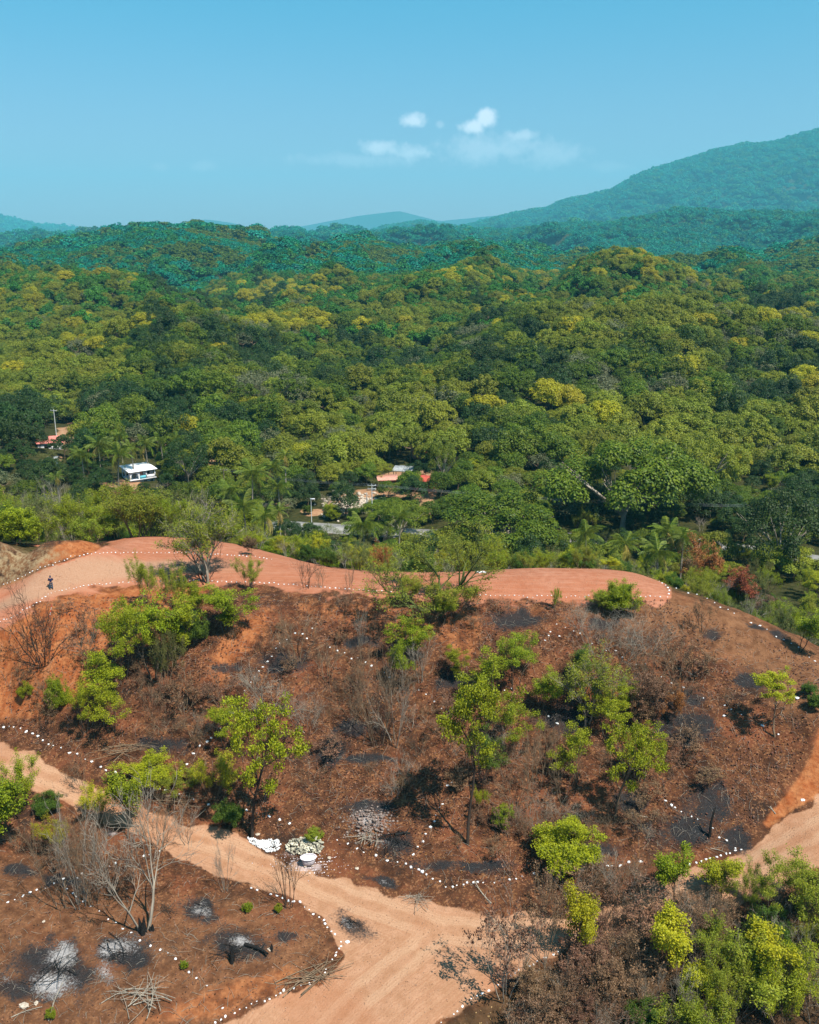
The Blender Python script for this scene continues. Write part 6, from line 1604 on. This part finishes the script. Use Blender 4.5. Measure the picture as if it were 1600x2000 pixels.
SKIN = simple_mat('skin', (.30, .16, .10), .6, .06, 3); HOOD = simple_mat('dark_blue_cloth', (.012, .022, .075), .95, .3, 6)
JEAN = simple_mat('faded_jeans', (.035, .065, .11), .95, .3, 6); BOOT = simple_mat('dark_boot', (.015, .012, .01), .8, .2, 5); HAIR = simple_mat('black_hair', (.01, .008, .008), .8, .2, 8)
# y- is the direction the person faces
B = [(0, 0, .94, .13, .11), (0, .0, 1.12, .125, .10), (0, .02, 1.30, .15, .11), (0, .02, 1.42, .10, .08), (0, -.01, 1.49, .055, .055), (0, -.05, 1.57, .075, .085), (0, -.07, 1.66, .078, .09),
     (.17, .01, 1.38, .06), (.26, -.02, 1.14, .045), (.12, -.24, 1.08, .032), (.05, -.30, 1.10, .026), (-.17, .01, 1.38, .06), (-.26, -.02, 1.14, .045), (-.12, -.24, 1.08, .032), (-.05, -.30, 1.10, .026),
     (.10, 0, .86, .095), (.12, -.02, .50, .062), (.13, .02, .10, .045), (-.10, 0, .86, .095), (-.12, -.02, .50, .062), (-.14, .02, .10, .045)]
E = [(0, 1), (1, 2), (2, 3), (3, 4), (4, 5), (5, 6), (3, 7), (7, 8), (8, 9), (9, 10), (3, 11), (11, 12), (12, 13), (13, 14), (0, 15), (15, 16), (16, 17), (0, 18), (18, 19), (19, 20)]
skinned('body', B, E, SKIN, per)
skinned('hooded_top', [(0, .01, .90, .155, .13), (0, .0, 1.12, .15, .125), (0, .02, 1.30, .175, .135), (0, .02, 1.42, .12, .10), (.17, .01, 1.38, .08), (.27, -.02, 1.14, .062), (.13, -.22, 1.08, .045), (-.17, .01, 1.38, .08), (-.27, -.02, 1.14, .062), (-.13, -.22, 1.08, .045)],
        [(0, 1), (1, 2), (2, 3), (3, 4), (4, 5), (5, 6), (3, 7), (7, 8), (8, 9)], HOOD, per)
skinned('hood', [(0, .03, 1.45, .085, .08), (0, -.00, 1.60, .105, .105), (0, -.01, 1.69, .09, .10)], [(0, 1), (1, 2)], HOOD, per)
skinned('trousers', [(0, 0, .94, .135, .115), (.10, 0, .84, .11), (.12, -.02, .50, .078), (.13, .02, .12, .065), (-.10, 0, .84, .11), (-.12, -.02, .50, .078), (-.14, .02, .12, .065)], [(0, 1), (1, 2), (2, 3), (0, 4), (4, 5), (5, 6)], JEAN, per)
for s in (1, -1):
    skinned('shoe', [(s * .135, .05, .06, .048), (s * .14, -.06, .045, .045), (s * .145, -.16, .035, .036)], [(0, 1), (1, 2)], BOOT, per)
    for k in range(5):      # fingers, closed towards each other in front of the belly
        a = -.03 + k * .016; L = (.055, .075, .08, .074, .058)[k] if k else .05
        ch = [(s * .05, -.30, 1.10 + a * .7, .010), (s * (.05 - .02 if k else .045), -.30 - L * .6, 1.10 + a, .009), (s * .012, -.30 - L * .75, 1.095 + a, .008)]
        skinned('finger', ch, [(0, 1), (1, 2)], SKIN, per, 1)
skinned('hair', [(0, -.05, 1.69, .082, .09), (0, -.03, 1.72, .06, .07)], [(0, 1)], HAIR, per, 1)
nose = [(0, -.135, 1.63, .012), (0, -.165, 1.60, .014)]; skinned('nose', nose, [(0, 1)], SKIN, per, 1)
for s in (1, -1):
    skinned('ear', [(s * .078, -.05, 1.66, .014), (s * .082, -.045, 1.61, .010)], [(0, 1)], SKIN, per, 1)
    skinned('eye', [(s * .03, -.15, 1.645, .008), (s * .034, -.151, 1.645, .008)], [(0, 1)], HAIR, per, 1)
skinned('mouth', [(-.02, -.15, 1.575, .006), (.02, -.15, 1.575, .006)], [(0, 1)], simple_mat('lips', (.25, .09, .07), .6, .05, 2), per, 1)
